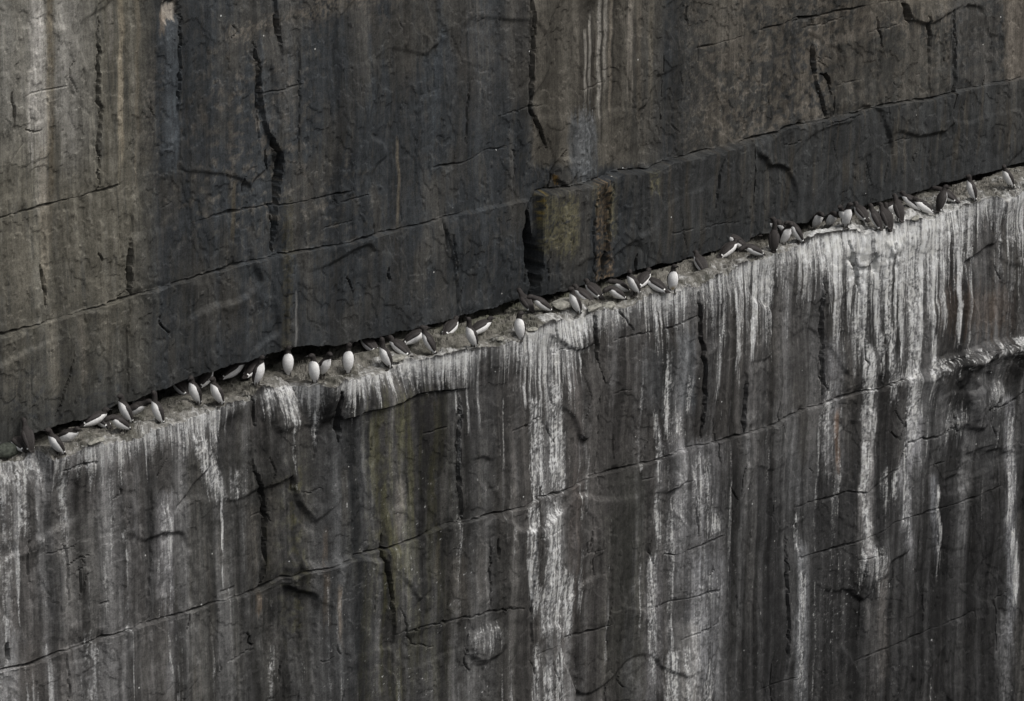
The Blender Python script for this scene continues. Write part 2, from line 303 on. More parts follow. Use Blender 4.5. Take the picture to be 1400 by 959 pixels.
LC = [([(536, 866), (580, 854), (615, 846), (666, 835), (715, 832)], .018, .05), ([(850, 416), (853, 430), (866, 450)], .02, .04), ([(840, 465), (862, 458), (890, 455)], .018, .04),
      ([(951, 396), (952, 430), (953, 465), (960, 506), (961, 550), (960, 599)], .026, .10), ([(759, 448), (762, 465), (766, 480)], .02, .05), ([(811, 432), (812, 460), (818, 495)], .05, .16), ([(818, 495), (825, 524), (821, 560), (818, 592), (815, 640)], .022, .07),
      ([(1017, 524), (1016, 560), (1015, 592)], .034, .11), ([(1126, 379), (1124, 430), (1124, 500), (1123, 541)], .02, .05), ([(1160, 335), (1166, 365), (1172, 400)], .05, .10), ([(1190, 345), (1193, 372)], .05, .07),
      ([(344, 629), (354, 663), (361, 694), (361, 740), (359, 787), (354, 808)], .024, .08), ([(343, 545), (346, 560), (349, 585)], .04, .10), ([(520, 732), (517, 753), (524, 784), (528, 810), (532, 835)], .022, .07), ([(625, 545), (624, 600), (625, 681), (630, 711)], .02, .06),
      ([(450, 532), (455, 548), (460, 575), (463, 605)], .055, .15), ([(80, 640), (95, 635), (128, 632)], .024, .06), ([(86, 735), (90, 770), (92, 820)], .016, .03), ([(88, 775), (100, 766), (122, 757)], .014, .03),
      ([(5, 880), (7, 900)], .04, .10), ([(336, 865), (344, 882)], .03, .06), ([(310, 905), (330, 893), (345, 888)], .014, .03), ([(87, 893), (88, 930), (86, 959)], .016, .04), ([(258, 838), (255, 860)], .018, .04),
      ([(666, 735), (667, 790), (666, 835)], .016, .04), ([(634, 884), (633, 905), (642, 918)], .022, .06), ([(676, 735), (678, 765)], .02, .05), ([(1215, 590), (1228, 600), (1240, 570), (1252, 545)], .03, .09),
      ([(1300, 565), (1303, 595)], .026, .06), ([(1345, 560), (1375, 550), (1392, 535), (1398, 515)], .026, .09), ([(1225, 635), (1240, 605), (1262, 600), (1300, 585)], .024, .07),
      ([(1073, 735), (1072, 800), (1074, 900)], .02, .05), ([(1262, 800), (1262, 850)], .016, .04), ([(1375, 810), (1362, 820), (1361, 890)], .02, .05), ([(1055, 690), (1053, 705)], .03, .05), ([(1010, 680), (1015, 640), (1020, 629)], .02, .06),
      ([(540, 830), (560, 880), (590, 884)], .014, .03), ([(700, 590), (722, 583), (740, 572)], .02, .05), ([(1180, 450), (1181, 520)], .016, .04), ([(930, 875), (965, 860), (980, 850)], .016, .04)]
for pts, a_, f_, rt_ in [([(951, 392), (953, 465), (960, 506), (960, 599)], .05, .7, True), ([(625, 545), (624, 600), (625, 681), (630, 711)], .05, .8, True), ([(344, 629), (354, 663), (361, 694), (361, 740), (354, 808)], .06, .8, True), ([(818, 495), (825, 524), (821, 560), (815, 645)], .04, .8, False), ([(1017, 500), (1016, 560), (1015, 592)], .05, .6, True), ([(1124, 385), (1124, 500), (1123, 548)], .05, .6, True),
                         ([(522, 745), (524, 784), (532, 835), (536, 880)], .045, .7, True), ([(985, 620), (990, 700), (980, 800), (975, 950)], .05, .9, False), ([(722, 700), (724, 800), (726, 900)], .04, .6, True), ([(1073, 735), (1072, 800), (1074, 930)], .04, .6, True), ([(205, 660), (207, 760), (200, 850)], .035, .5, True)]:
    T.vstep(pts, lw, a_, f_, rt_)
for pts, w, dp in LC: T.crack(pts, w, dp, lw)
for k in range(60):
    x = rng.uniform(0, 1400); y = rng.uniform(660 - .26 * x, 950)
    L = rng.uniform(12, 70); T.crack([(x, y), (x + rng.normal(0, 4), y + L * .5), (x + rng.normal(0, 5), y + L)], .014, rng.uniform(.015, .04), lw, .006)
for k in range(16):
    x = rng.uniform(0, 1350); y = rng.uniform(680 - .26 * x, 950); L = rng.uniform(15, 55)
    L *= .7; T.crack([(x, y), (x + L * .5, y - .15 * L + rng.normal(0, 2)), (x + L, y - .3 * L)], .014, rng.uniform(.012, .03), lw, .008)
T.blob(405, 560, .55, .33, .05, lw, 2.4, .3, 2); T.blob(665, 878, .40, .30, .06, lw, 2.5, .3, 3); T.blob(590, 540, .3, .25, -.0, lw)
T.blob(1330, 550, .6, .6, .10, lw, 2.5, .9, 6); T.blob(1195, 772, .34, .38, .05, lw, 2, .3, 7); T.blob(225, 745, .20, .55, .035, lw, 5, .2)
T.blob(1330, 640, .9, .35, -.05, lw, 2.5, .9, 11); T.blob(30, 700, .35, .6, .05, lw, 3, .4, 12); T.blob(1290, 790, .4, .35, -.02, lw, 2, .6, 15)
T.blob(1200, 345, .55, .3, .03, lw, 2, .8, 18)

edge_d = T.h[0].copy()                                  # the ledge follows the face's top edge
def ledge_z(U, D, e):
    z = .030 * fbm(U * 1.3, D * 1.7, 3, 400) + .020 * fbm(U * 4.5, D * 5, 3, 401)
    q = fbm(U * 1.4 - D * .5, D * 2.2, 4, 402)
    for t in (-.22, -.08, .05, .2): z = z + .034 * sstep(t, t + .03, q)
    z = z + .030 * np.maximum(0, fbm(U * 5.5, D * 7, 3, 405) - .12) + .02 * np.maximum(0, perlin(U * 11, D * 13, 406) - .25)
    z = z + .010 * fbm(U * 13, D * 13, 2, 403)
    return z - .03 - .035 * sstep(.16, 0, e - D) ** 2 - .085 * sstep(.40, .02, D)
e2 = edge_d[None] - .012
DL = (BACK + (e2 - BACK) * tl[:, None]).astype(np.float32); ULd = np.broadcast_to(UA, DL.shape)
ZLd = ledge_z(ULd, DL, edge_d[None]).astype(np.float32)
def ledge_at(u, d):
    e = np.interp(u, UA, edge_d); return float(ledge_z(np.float32(u), np.float32(d), np.float32(e)))
def ledge_point(x, y):                                  # photo point -> standing point on the ledge
    z = 0.0
    for _ in range(6):
        p = on_level(x, y, z); e = float(np.interp(p[0], UA, edge_d)); d = -p[1]
        d = min(max(d, -.5), e - .035); z = ledge_at(p[0], d)
    return np.array([p[0], -d, z])

# full point grids (U, Y, Z)
topz = ZLd[-1]
ZF = ZL + topz[None] * np.exp(ZL / .25)
low_U = np.vstack([ULd, UL]); low_Y = np.vstack([-DL, -T.h]); low_Z = np.vstack([ZLd, ZF])
soff = np.linspace(0, 1, 15)[1:]
uh = S.h + U0(UU) * sstep(1.75, 1.35, ZU) * 0 + np.where(UU < 1.3, 0, 0)
upY = -uh
sY = np.array([upY[0] + (.78 - upY[0]) * t for t in soff]); sZ = np.array([zb + .05 * sin(pi * t) * 1.5 + .02 * perlin(UA * 5, UA * 0 + 3 * t, 81) - (.25 * max(0, t - .85) / .15) for t in soff])
up_U = np.vstack([np.broadcast_to(UA, sY.shape)[::-1], UU]); up_Y = np.vstack([sY[::-1], upY]); up_Z = np.vstack([sZ[::-1], ZU])

# ------------------------------------------------------------------ stains
class Paint:
    def __init__(s, U, Y, Z):
        s.U, s.Z = U, Z; s.sx, s.sy = survey(U, Y, Z)
        s.col = np.zeros(U.shape + (3,), np.float32); s.g = np.zeros(U.shape, np.float32)
        s.n1 = fbm(U * 9, Z * .7, 3, 500); s.n2 = fbm(U * 26, Z * 1.3, 2, 501); s.n3 = fbm(U * 7, Z * 7, 4, 502, .6); s.n4 = fbm(U * 1.3, Z * .6, 3, 503); s.n5 = fbm(U * 20, Z * 20, 3, 504, .6)
        s.wob = 5 * perlin(U * .0 + Z * .9, U * .35, 505) + 2 * perlin(Z * 3, U * 1.5, 506)
    def fill(s, c): s.col[:] = alb(*c)
    def put(s, m, c):
        m = np.clip(m, 0, 1)[..., None]; s.col = (s.col * (1 - m) + alb(*c).astype(np.float32) * m).astype(np.float32)
    def box(s, x0, x1, y0, y1, sx=15, sy=25, rag=12):
        X = s.sx + rag * (s.n1 * 1.2 + s.n3 * .6); Y = s.sy + rag * 2.5 * s.n2 + rag * s.n3
        return sstep(x0 - sx, x0 + sx, X) * (1 - sstep(x1 - sx, x1 + sx, X)) * sstep(y0 - sy, y0 + sy, Y) * (1 - sstep(y1 - sy, y1 + sy, Y))
    def colm(s, x, y0, y1, w, soft=.5, rag=1.0, tilt=0.0, tail=.25):
        X = s.sx + s.wob + tilt * (s.sy - y0)
        L = y1 - y0; yy = s.sy + L * tail * (s.n2 * 1.3 + s.n1 * .6)
        d = np.abs(X - x) / w + rag * (.55 * s.n2 + .4 * s.n3 + .4 * s.n1)
        brk = (.45 + .55 * sstep(-.25, .25, s.n5 + s.n2 + .6 * s.n3)) if w > 4 else 1
        return brk * (1 - sstep(1 - soft, 1 + soft, d)) * sstep(y0 - 6, y0 + 10, s.sy + 8 * s.n2) * (1 - sstep(y1 - L * tail, y1 + 5, yy))
    def bands(s, amp, seed, m=1):
        q = s.U + .05 * perlin(s.Z * .8, s.U * 1.1, seed + 5)
        b = 1.0 * fbm(q * 1.3, s.Z * .12, 3, seed) + .6 * fbm(q * 5, s.Z * .16, 2, seed + 1) + .18 * fbm(q * 22, s.Z * .5, 2, seed + 2) + .30 * np.tanh(5 * fbm(q * 6.5 + .1 * s.n3, s.Z * .13, 2, seed + 3) + .8 * s.n3) + .14 * np.tanh(5 * fbm(q * 15, s.Z * .25, 2, seed + 4) + .8 * s.n5)
        s.col = (s.col * np.exp(amp * m * b)[..., None]).astype(np.float32)
    def gu(s, m, k): s.g = np.maximum(s.g, np.clip(m, 0, 1) * k)

# ---- upper wall
A = Paint(up_U, up_Y, up_Z)
X, Y = A.sx, A.sy
A.fill((44, 48, 51))
A.put(sstep(-.05, .35, A.n4 + .5 * A.n1), (58, 57, 54)); A.put(.5 * sstep(.0, .5, A.n1), (40, 44, 48)); A.put(.6 * sstep(.05, .5, A.n2 + A.n3), (58, 57, 54))
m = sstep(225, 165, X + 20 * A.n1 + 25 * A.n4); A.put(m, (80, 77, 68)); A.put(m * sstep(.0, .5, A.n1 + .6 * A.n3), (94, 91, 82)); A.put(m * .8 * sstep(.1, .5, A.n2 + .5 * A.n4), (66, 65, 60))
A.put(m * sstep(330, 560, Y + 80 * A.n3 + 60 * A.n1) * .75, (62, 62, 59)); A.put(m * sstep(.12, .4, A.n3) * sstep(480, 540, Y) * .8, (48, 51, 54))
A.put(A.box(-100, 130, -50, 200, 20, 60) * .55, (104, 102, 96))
for x, y0, y1, w, c, k in [(52, -40, 215, 10, (150, 147, 141), .95), (60, 120, 300, 8, (128, 125, 118), .8), (86, -40, 200, 9, (128, 126, 120), .75), (98, -30, 260, 10, (104, 102, 97), .7), (70, -30, 330, 5, (98, 88, 70), .6), (60, 200, 420, 6, (112, 105, 92), .6),
                           (25, 300, 560, 14, (92, 88, 78), .6), (75, 420, 560, 6, (104, 99, 88), .5), (8, -30, 200, 10, (98, 97, 92), .5), (115, -40, 260, 12, (98, 96, 90), .5), (165, -40, 240, 3.2, (118, 110, 94), .85), (187, -30, 250, 2.5, (92, 86, 74), .7), (151, -30, 90, 2.5, (112, 108, 100), .6),
                           (133, -30, 260, 5, (64, 63, 58), .6), (240, 90, 250, 5, (52, 60, 68), .6), (210, 60, 240, 8, (80, 77, 71), .45), (145, 380, 500, 8, (88, 84, 74), .5), (112, 430, 540, 5, (96, 90, 80), .4)]:
    A.put(A.colm(x, y0, y1, w) * k, c)
A.put(A.box(214, 243, 24, 235, 3, 12, 3) * .85, (60, 66, 71)); A.put(A.box(222, 239, 2, 25, 2.5, 3, 5), (134, 127, 117)); A.put(A.box(217, 226, 15, 45, 2, 4, 5) * .8, (120, 110, 98))
# tan crust creeping down from the top
dd = np.abs((Y - 50) + (X - 310) * .30) / 26 + .9 * A.n3 + .5 * A.n4
A.put((1 - sstep(.1, .8, dd)) * sstep(290, 330, X) * (1 - sstep(500, 580, X)) * sstep(-.25, .2, A.n5) * .8, (94, 88, 79))
A.put(A.box(285, 420, 90, 260, 40, 40, 40) * sstep(.02, .3, A.n3) * .55, (82, 77, 70)); A.put(A.box(420, 600, -50, 40, 40, 30, 30) * sstep(-.05, .3, A.n3) * .55, (80, 76, 69))
A.put(A.box(190, 215, 80, 240, 10, 30, 20) * sstep(-.1, .2, A.n5) * .6, (92, 88, 81))
A.put(A.box(235, 500, 240, 330, 30, 30, 30) * sstep(.12, .35, A.n3) * .5, (88, 84, 77))
for x, y0, y1, w, c, k in [(322, 250, 330, 2.5, (84, 76, 60), .5), (543, 190, 315, 1.8, (98, 90, 76), .6), (556, 0, 150, 5, (68, 65, 60), .5), (600, -20, 200, 5, (56, 64, 71), .5), (318, 330, 480, 12, (64, 61, 55), .5), (545, 300, 440, 10, (58, 56, 52), .5),
                           (385, 0, 200, 20, (56, 56, 55), .5), (650, 0, 180, 30, (62, 60, 57), .45), (470, 20, 220, 20, (42, 47, 51), .5), (700, 180, 262, 3, (74, 72, 68), .5), (345, 380, 480, 6, (66, 62, 56), .4), (250, 330, 500, 14, (62, 61, 57), .45)]:
    A.put(A.colm(x, y0, y1, w) * k, c)
m = A.box(726, 905, -60, 226, 6, 8, 5) * (1 - .75 * sstep(840, 920, X + 30 * A.n1)); A.put(m * .9, (80, 76, 68)); A.put(m * sstep(.1, .5, A.n1) * .6, (66, 64, 58))
A.put(A.box(690, 730, -60, 130, 8, 30, 8) * .5, (70, 67, 62)); A.put(A.box(790, 812, -50, 160, 3, 12, 4) * .8, (52, 49, 44)); A.put(A.box(782, 818, 160, 245, 6, 10, 10) * .8, (72, 76, 79))
A.put(A.box(796, 812, 150, 240, 5, 10, 9) * sstep(-.1, .3, A.n5) * .8, (108, 112, 114))
for x, y0, y1, w, c, k in [(801, 40, 150, 1.6, (126, 122, 114), .8), (807, 20, 140, 1.6, (132, 128, 120), .8), (819, -20, 170, 2.4, (136, 132, 124), .85), (827, -20, 140, 2, (126, 122, 114), .8), (834, -20, 165, 1.5, (120, 112, 100), .7), (823, -20, 200, 1.2, (46, 44, 40), .8), (838, -20, 170, 1.3, (46, 44, 40), .8), (813, 40, 170, 1.3, (48, 44, 40), .8),
                           (860, -30, 130, 3.5, (124, 118, 108), .7), (872, 0, 180, 3, (92, 86, 76), .5), (888, 0, 150, 3, (90, 85, 74), .5)]:
    A.put(A.colm(x, y0, y1, w, .4, .6) * k, c)
mc = np.interp(X, [p[0] for p in main_ur], [p[1] for p in main_ur])
ab = sstep(6, -6, Y - mc)
A.put(ab * sstep(890, 960, X + 30 * A.n1) * .6, (62, 60, 55)); A.put(ab * sstep(930, 980, X) * sstep(.0, .22, A.n3 + .6 * A.n4 + .1) * .75, (82, 77, 69)); A.put(ab * sstep(900, 960, X) * sstep(.1, .4, A.n5 + .5 * A.n3) * .5, (96, 90, 82))
A.put(A.box(960, 1010, -50, 55, 14, 12, 12) * .6, (92, 88, 80)); A.put(A.box(1115, 1190, 20, 110, 25, 25, 25) * sstep(-.15, .2, A.n3) * .6, (94, 87, 78)); A.put(A.box(1180, 1300, -40, 20, 25, 15, 15) * .6, (88, 83, 74))
A.put(A.box(1135, 1300, 50, 160, 20, 20, 15) * ab * .55, (62, 61, 57)); A.put(A.box(1050, 1120, 40, 150, 20, 25, 30) * ab * sstep(.1, -.2, A.n3) * .7, (50, 52, 53)); A.put(A.box(1300, 1372, -60, 150, 8, 20, 8) * .6, (52, 54, 55)); A.put(A.box(1374, 1500, -60, 120, 4, 20, 5) * .9, (90, 84, 76)); A.put(A.box(1365, 1500, 120, 240, 12, 20, 12) * .45, (78, 73, 66))
be = (1 - ab) * sstep(840, 900, X); A.put(be * .75, (52, 53, 52)); A.put(be * sstep(.05, .45, A.n1 + .4 * A.n2) * .75, (66, 62, 55)); A.put(be * sstep(.1, .5, A.n2) * .5, (40, 43, 45))
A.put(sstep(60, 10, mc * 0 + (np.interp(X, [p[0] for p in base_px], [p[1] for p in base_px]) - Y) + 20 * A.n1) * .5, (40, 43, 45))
for x0, x1, y0, y1 in [(736, 790, 272, 345), (813, 824, 255, 300), (828, 842, 255, 320), (893, 903, 235, 262)]:
    A.put(A.box(x0, x1, y0, y1, 4, 10, 8) * sstep(-.4, .15, A.n5 + .4 * A.n3) * .8, (92, 88, 66))
A.put(A.box(734, 748, 262, 300, 4, 6, 5) * sstep(.0, .3, A.n5) * .9, (122, 104, 48)); A.put(A.box(757, 764, 240, 250, 3, 3, 4) * sstep(-.1, .2, A.n5), (130, 100, 44))
A.put(A.box(815, 836, 250, 392, 4, 8, 5) * sstep(-.15, .25, A.n5 + .3 * A.n2) * .75, (122, 102, 78)); A.put(A.box(819, 828, 255, 385, 3, 8, 5) * .6, (40, 40, 38))
A.put(A.box(386, 401, 275, 486, 2.5, 10, 4) * sstep(-.35, .2, A.n5 + .5 * A.n3) * .7, (64, 61, 50)); A.put(A.box(386, 400, 275, 486, 3, 10, 4) * sstep(.1, .4, A.n5) * .7, (44, 44, 38)); A.put(A.colm(404, 400, 490, 1.3, .4, .4) * .7, (96, 96, 94))

A.bands(.5, 800)

# ---- lower wall and ledge
B = Paint(low_U, low_Y, low_Z)
X, Y = B.sx, B.sy
isl = np.zeros(X.shape, bool); isl[:NL] = True
B.fill((48, 47, 46))
B.put(sstep(-.1, .35, B.n4 + .4 * B.n1), (60, 58, 55)); B.put(.55 * sstep(.05, .5, B.n1), (36, 37, 37)); B.put(.5 * sstep(.05, .5, B.n3), (66, 63, 59))
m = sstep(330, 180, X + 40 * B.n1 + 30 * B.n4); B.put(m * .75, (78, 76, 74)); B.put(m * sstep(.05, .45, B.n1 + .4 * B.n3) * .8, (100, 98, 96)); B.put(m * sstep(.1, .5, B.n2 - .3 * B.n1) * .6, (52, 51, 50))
m = B.box(235, 700, 600, 1100, 35, 30, 25); B.put(m * .75, (43, 43, 41)); B.put(m * sstep(.1, .5, B.n1) * .6, (58, 56, 52)); B.put(m * sstep(.15, .5, B.n2 + .4 * B.n3) * .35, (70, 68, 64))
B.put(B.box(495, 615, 550, 959, 25, 30, 30) * sstep(-.2, .35, B.n1 + .5 * B.n3) * .7, (57, 56, 36)); B.put(B.box(380, 420, 650, 880, 15, 30, 20) * sstep(-.1, .35, B.n3) * .6, (60, 58, 36)); B.put(B.box(440, 500, 560, 959, 20, 40, 15) * .6, (38, 42, 45))
B.put(B.box(690, 1010, 440, 1100, 30, 40, 25) * .7, (60, 58, 56)); B.put(B.box(840, 880, 640, 959, 16, 30, 14) * .7, (56, 56, 52)); B.put(B.box(615, 715, 720, 1000, 20, 30, 20) * .7, (46, 45, 43)); B.put(B.box(1000, 1420, 620, 1100, 30, 50, 30) * .85, (34, 34, 34)); B.put(B.box(1000, 1500, 380, 620, 40, 40, 30) * .45, (50, 49, 48))
B.put(B.box(1255, 1400, 500, 640, 25, 20, 25) * .55, (42, 43, 44)); B.put(B.box(928, 950, 455, 560, 5, 15, 6) * .7, (74, 80, 85)); B.put(B.box(880, 935, 480, 560, 14, 20, 12) * .5, (62, 66, 69)); B.put(B.box(1290, 1380, 395, 450, 20, 15, 15) * .5, (62, 50, 40))
for x, y0, y1, w, c, k in [(445, 720, 770, 3, (92, 76, 58), .5), (448, 780, 860, 4, (90, 76, 58), .5), (466, 800, 890, 3, (100, 84, 64), .6), (355, 810, 840, 4, (88, 74, 58), .5), (345, 690, 810, 8, (72, 68, 62), .5), (375, 660, 800, 7, (78, 74, 66), .5), (372, 850, 959, 9, (96, 94, 90), .55), (235, 840, 959, 7, (82, 82, 84), .5), (190, 870, 959, 14, (76, 75, 72), .5),
                           (105, 700, 880, 30, (104, 103, 100), .6), (125, 880, 990, 26, (128, 127, 126), .8), (143, 690, 870, 18, (110, 109, 106), .6), (225, 672, 835, 15, (124, 123, 124), .8), (60, 700, 860, 12, (52, 52, 51), .6), (205, 640, 860, 9, (42, 43, 43), .7), (82, 760, 890, 8, (48, 49, 50), .6), (10, 860, 990, 16, (118, 118, 118), .6), (40, 880, 959, 14, (82, 78, 74), .5),
                           (545, 655, 745, 6, (82, 78, 72), .6), (605, 640, 712, 4, (90, 88, 84), .5), (632, 760, 850, 14, (66, 62, 56), .5), (660, 740, 835, 8, (64, 60, 54), .4), (470, 640, 730, 4, (70, 66, 58), .5), (540, 760, 850, 4, (66, 64, 52), .5), (600, 740, 800, 3, (84, 80, 66), .5),
                           (950, 600, 820, 40, (116, 116, 118), .75), (965, 760, 990, 24, (126, 127, 130), .8), (905, 640, 960, 12, (120, 118, 116), .7), (895, 760, 990, 10, (124, 122, 124), .7), (940, 850, 1000, 16, (132, 130, 126), .7), (850, 700, 830, 20, (54, 54, 50), .6), (875, 640, 760, 8, (44, 44, 42), .6), (835, 830, 959, 16, (64, 63, 58), .6), (787, 640, 860, 8, (66, 60, 56), .6), (790, 500, 690, 9, (76, 72, 70), .5),
                           (1000, 640, 959, 14, (44, 44, 43), .7), (1025, 630, 900, 10, (68, 67, 65), .5), (1065, 560, 640, 8, (62, 62, 60), .4), (1095, 740, 990, 8, (104, 106, 108), .7), (1085, 560, 700, 9, (76, 77, 78), .5), (1137, 460, 650, 13, (96, 96, 98), .65), (1186, 560, 790, 9, (130, 128, 126), .75), (1205, 760, 959, 7, (84, 80, 76), .55), (1190, 820, 980, 8, (88, 86, 84), .5), (1240, 620, 780, 7, (112, 112, 114), .7), (1278, 650, 770, 5, (100, 102, 106), .6), (1310, 640, 770, 12, (76, 76, 76), .5),
                           (1380, 540, 720, 7, (128, 128, 130), .75), (1383, 700, 900, 8, (116, 117, 120), .75), (1374, 840, 990, 8, (98, 98, 98), .6), (1396, 700, 1000, 9, (66, 64, 60), .6), (1250, 560, 640, 9, (118, 118, 122), .6), (1290, 520, 640, 6, (92, 92, 92), .5), (1145, 560, 640, 3, (100, 78, 62), .6), (1060, 380, 600, 10, (62, 60, 57), .5), (1105, 420, 620, 12, (46, 46, 45), .5)]:
    B.put(B.colm(x, y0, y1, w) * k, c)
face = ~isl
B.put(.52 * sstep(-.10, .40, fbm(B.U * 2.6, B.Z * .12, 3, 810) + .12 * B.n2 + .25 * B.n3) * np.interp(X, [0, 240, 300, 690, 730, 990, 1020, 1400], [.9, .7, .45, .45, .8, .8, .35, .35]) * (1 - .5 * sstep(620, 720, Y) * sstep(990, 1040, X)), (112, 112, 112))
B.bands(.95, 820)
# droppings: combed runs starting at the edge
ef = np.interp(X, [p[0] for p in front_px], [p[1] for p in front_px])
fx = Y - ef
EL = [(-80, 60, .6), (0, 75, .6), (60, 75, .55), (90, 45, .5), (130, 60, .6), (200, 75, .7), (240, 60, .6), (280, 110, .85), (305, 60, .6), (330, 18, .4), (352, 14, .35), (368, 70, .6), (395, 90, .85), (430, 85, .9), (446, 30, .4), (460, 20, .4), (480, 60, .8), (520, 62, .85), (560, 58, .8), (600, 60, .9), (640, 80, .8), (670, 40, .4), (700, 95, .65), (735, 150, .85), (770, 170, .9), (795, 110, .85),
      (812, 70, .6), (830, 90, .7), (850, 55, .5), (880, 40, .55), (900, 80, .8), (925, 120, .92), (945, 50, .6), (965, 120, .55), (1000, 110, .6), (1030, 130, .75), (1060, 120, .6), (1090, 100, .65), (1120, 130, .95), (1150, 170, 1.0), (1180, 230, 1.1), (1215, 190, 1.08), (1250, 250, 1.1), (1270, 200, .95), (1295, 170, .9), (1320, 100, .65), (1345, 60, .6), (1375, 90, .7), (1400, 110, .65), (1500, 100, .65)]
ex = [e[0] for e in EL]; Le = np.interp(X, ex, [e[1] for e in EL]); Ke = np.interp(X, ex, [e[2] for e in EL])
uq = B.U + .02 * perlin(B.Z * 1.5, B.U * 2, 520) + .010 * perlin(B.Z * 5, B.U * 3, 521)
r1 = .5 + .75 * perlin(uq * 15, B.U * 0 + 3.3, 522); r2 = .5 + .75 * perlin(uq * 5, B.U * 0 + 1.3, 523); r3 = .5 + .8 * perlin(uq * 32, B.U * 0, 524)
Lr = Le * np.clip(.05 + 1.0 * r1 * .55 + .75 * r2 * .7 + .6 * (r3 - .5), .04, 2.2)
run = np.clip(1.15 - np.maximum(fx, 0) / np.maximum(Lr, 1), 0, 1)
B.gu(np.where(face, run ** .75 * (.62 + .42 * r3 + .35 * (r1 - .5) + .30 * B.n3 + .22 * B.n5) * sstep(-6, 6, fx + 3), 0), 1.0 * Ke)
B.gu(np.where(face, sstep(-6, 4, fx) * (1 - sstep(.25, 1.0, fx / np.maximum(Le * .55, 12) + .35 * B.n3 + .3 * B.n1)) * np.clip(.62 + .5 * B.n3 + .3 * B.n1, 0, 1), 0), .85 * Ke)
for x, y0, y1, w, k in [(5, 640, 800, 12, .5), (28, 640, 740, 9, .6), (8, 760, 990, 7, .5), (50, 650, 720, 3, .5), (85, 640, 720, 7, .55), (90, 700, 760, 5, .35), (125, 880, 990, 14, .35), (152, 640, 860, 6, .35), (228, 680, 820, 8, .45), (235, 700, 760, 4, .5), (118, 860, 959, 8, .35), (305, 660, 825, 1.8, .8), (322, 640, 690, 8, .5), (335, 650, 680, 5, .4), (430, 560, 610, 3, .4), (372, 880, 980, 6, .3),
                        (640, 500, 600, 2, .5), (655, 500, 600, 1.8, .5), (622, 500, 560, 1.8, .45), (718, 520, 560, 2, .6), (733, 540, 700, 9, .75), (730, 690, 860, 7, .75), (760, 520, 700, 11, .85), (758, 690, 890, 12, .8), (775, 780, 880, 7, .8), (745, 800, 880, 12, .6), (725, 760, 830, 4, .7), (735, 880, 990, 6, .6), (768, 890, 990, 7, .55), (752, 900, 990, 7, .55), (800, 600, 700, 3, .3), (790, 780, 840, 4, .35),
                        (893, 760, 960, 7, .6), (900, 560, 780, 5, .6), (915, 700, 770, 9, .45), (930, 640, 740, 10, .4), (920, 890, 1000, 10, .75), (942, 880, 1000, 6, .65), (960, 620, 740, 14, .45), (975, 700, 730, 12, .5), (915, 480, 620, 6, .65), (930, 560, 600, 9, .5), (945, 510, 570, 5, .5), (960, 780, 900, 16, .4), (970, 900, 990, 8, .5),
                        (985, 430, 560, 3, .45), (1010, 400, 520, 3, .5), (1030, 360, 500, 4, .75), (1095, 780, 980, 5, .5), (1090, 700, 760, 5, .5), (1135, 520, 620, 8, .45), (1130, 600, 660, 6, .4), (1178, 340, 500, 8, .95), (1186, 470, 620, 8, .85), (1184, 600, 690, 7, .75), (1188, 680, 760, 6, .7), (1202, 340, 520, 5, .7), (1216, 340, 540, 6, .75), (1222, 480, 560, 7, .6), (1232, 340, 500, 4, .6), (1250, 340, 480, 9, .95), (1248, 450, 600, 8, .9), (1251, 540, 620, 6, .7),
                        (1240, 640, 740, 5, .6), (1275, 330, 560, 4, .55), (1290, 300, 470, 4, .55), (1310, 300, 500, 4, .6), (1325, 330, 520, 3, .4), (1362, 300, 400, 5, .4), (1380, 300, 480, 5, .4), (1383, 560, 690, 6, .5), (1386, 720, 860, 4, .6), (1378, 640, 720, 4, .55), (1145, 380, 480, 3, .4), (1075, 380, 480, 3, .4), (1195, 560, 620, 3, .45), (1212, 640, 700, 5, .45), (1282, 660, 780, 3, .5), (1165, 420, 520, 3, .35), (1105, 350, 450, 3, .5)]:
    B.gu(np.where(face, B.colm(x, y0, y1, w, .55, 1.2), 0), k)
B.gu(B.colm(270, 590, 690, 13, .5, 1.2, tilt=-.32) * face, .75); B.gu(B.colm(295, 640, 690, 8, .5, 1.3, tilt=-.3) * face, .6); B.gu(B.colm(1258, 555, 700, 6, .5, 1.0, tilt=.28) * face, .55)
ml = np.interp(X, [p[0] for p in main_lr], [p[1] for p in main_lr])
mm = sstep(-.15, .35, B.n5 * 1.1 + B.n3 * .8 + B.n4) * sstep(1255, 1300, X) * sstep(-6, 2, Y - ml) * (1 - sstep(6, 34, (Y - ml) / np.clip(.5 + .8 * r1 + .6 * (r3 - .5) + 1.2 * B.n5, .1, 2))); B.gu(mm * face, .62)
B.gu(B.box(1175, 1215, 745, 800, 14, 20, 18) * face, .45); B.gu(B.box(642, 690, 858, 885, 10, 7, 12) * face, .3); B.gu(B.box(1130, 1165, 835, 880, 8, 12, 14) * sstep(0, .3, B.n5) * face, .3); B.gu(B.box(1110, 1180, 760, 850, 20, 20, 20) * sstep(.15, .4, B.n5) * face, .4)
B.gu(B.box(1355, 1372, 525, 560, 6, 14, 8) * face, .5); B.gu(B.box(1220, 1250, 510, 525, 8, 6, 8) * face, .5); B.gu(B.box(1290, 1320, 555, 600, 10, 12, 14) * face, .35)
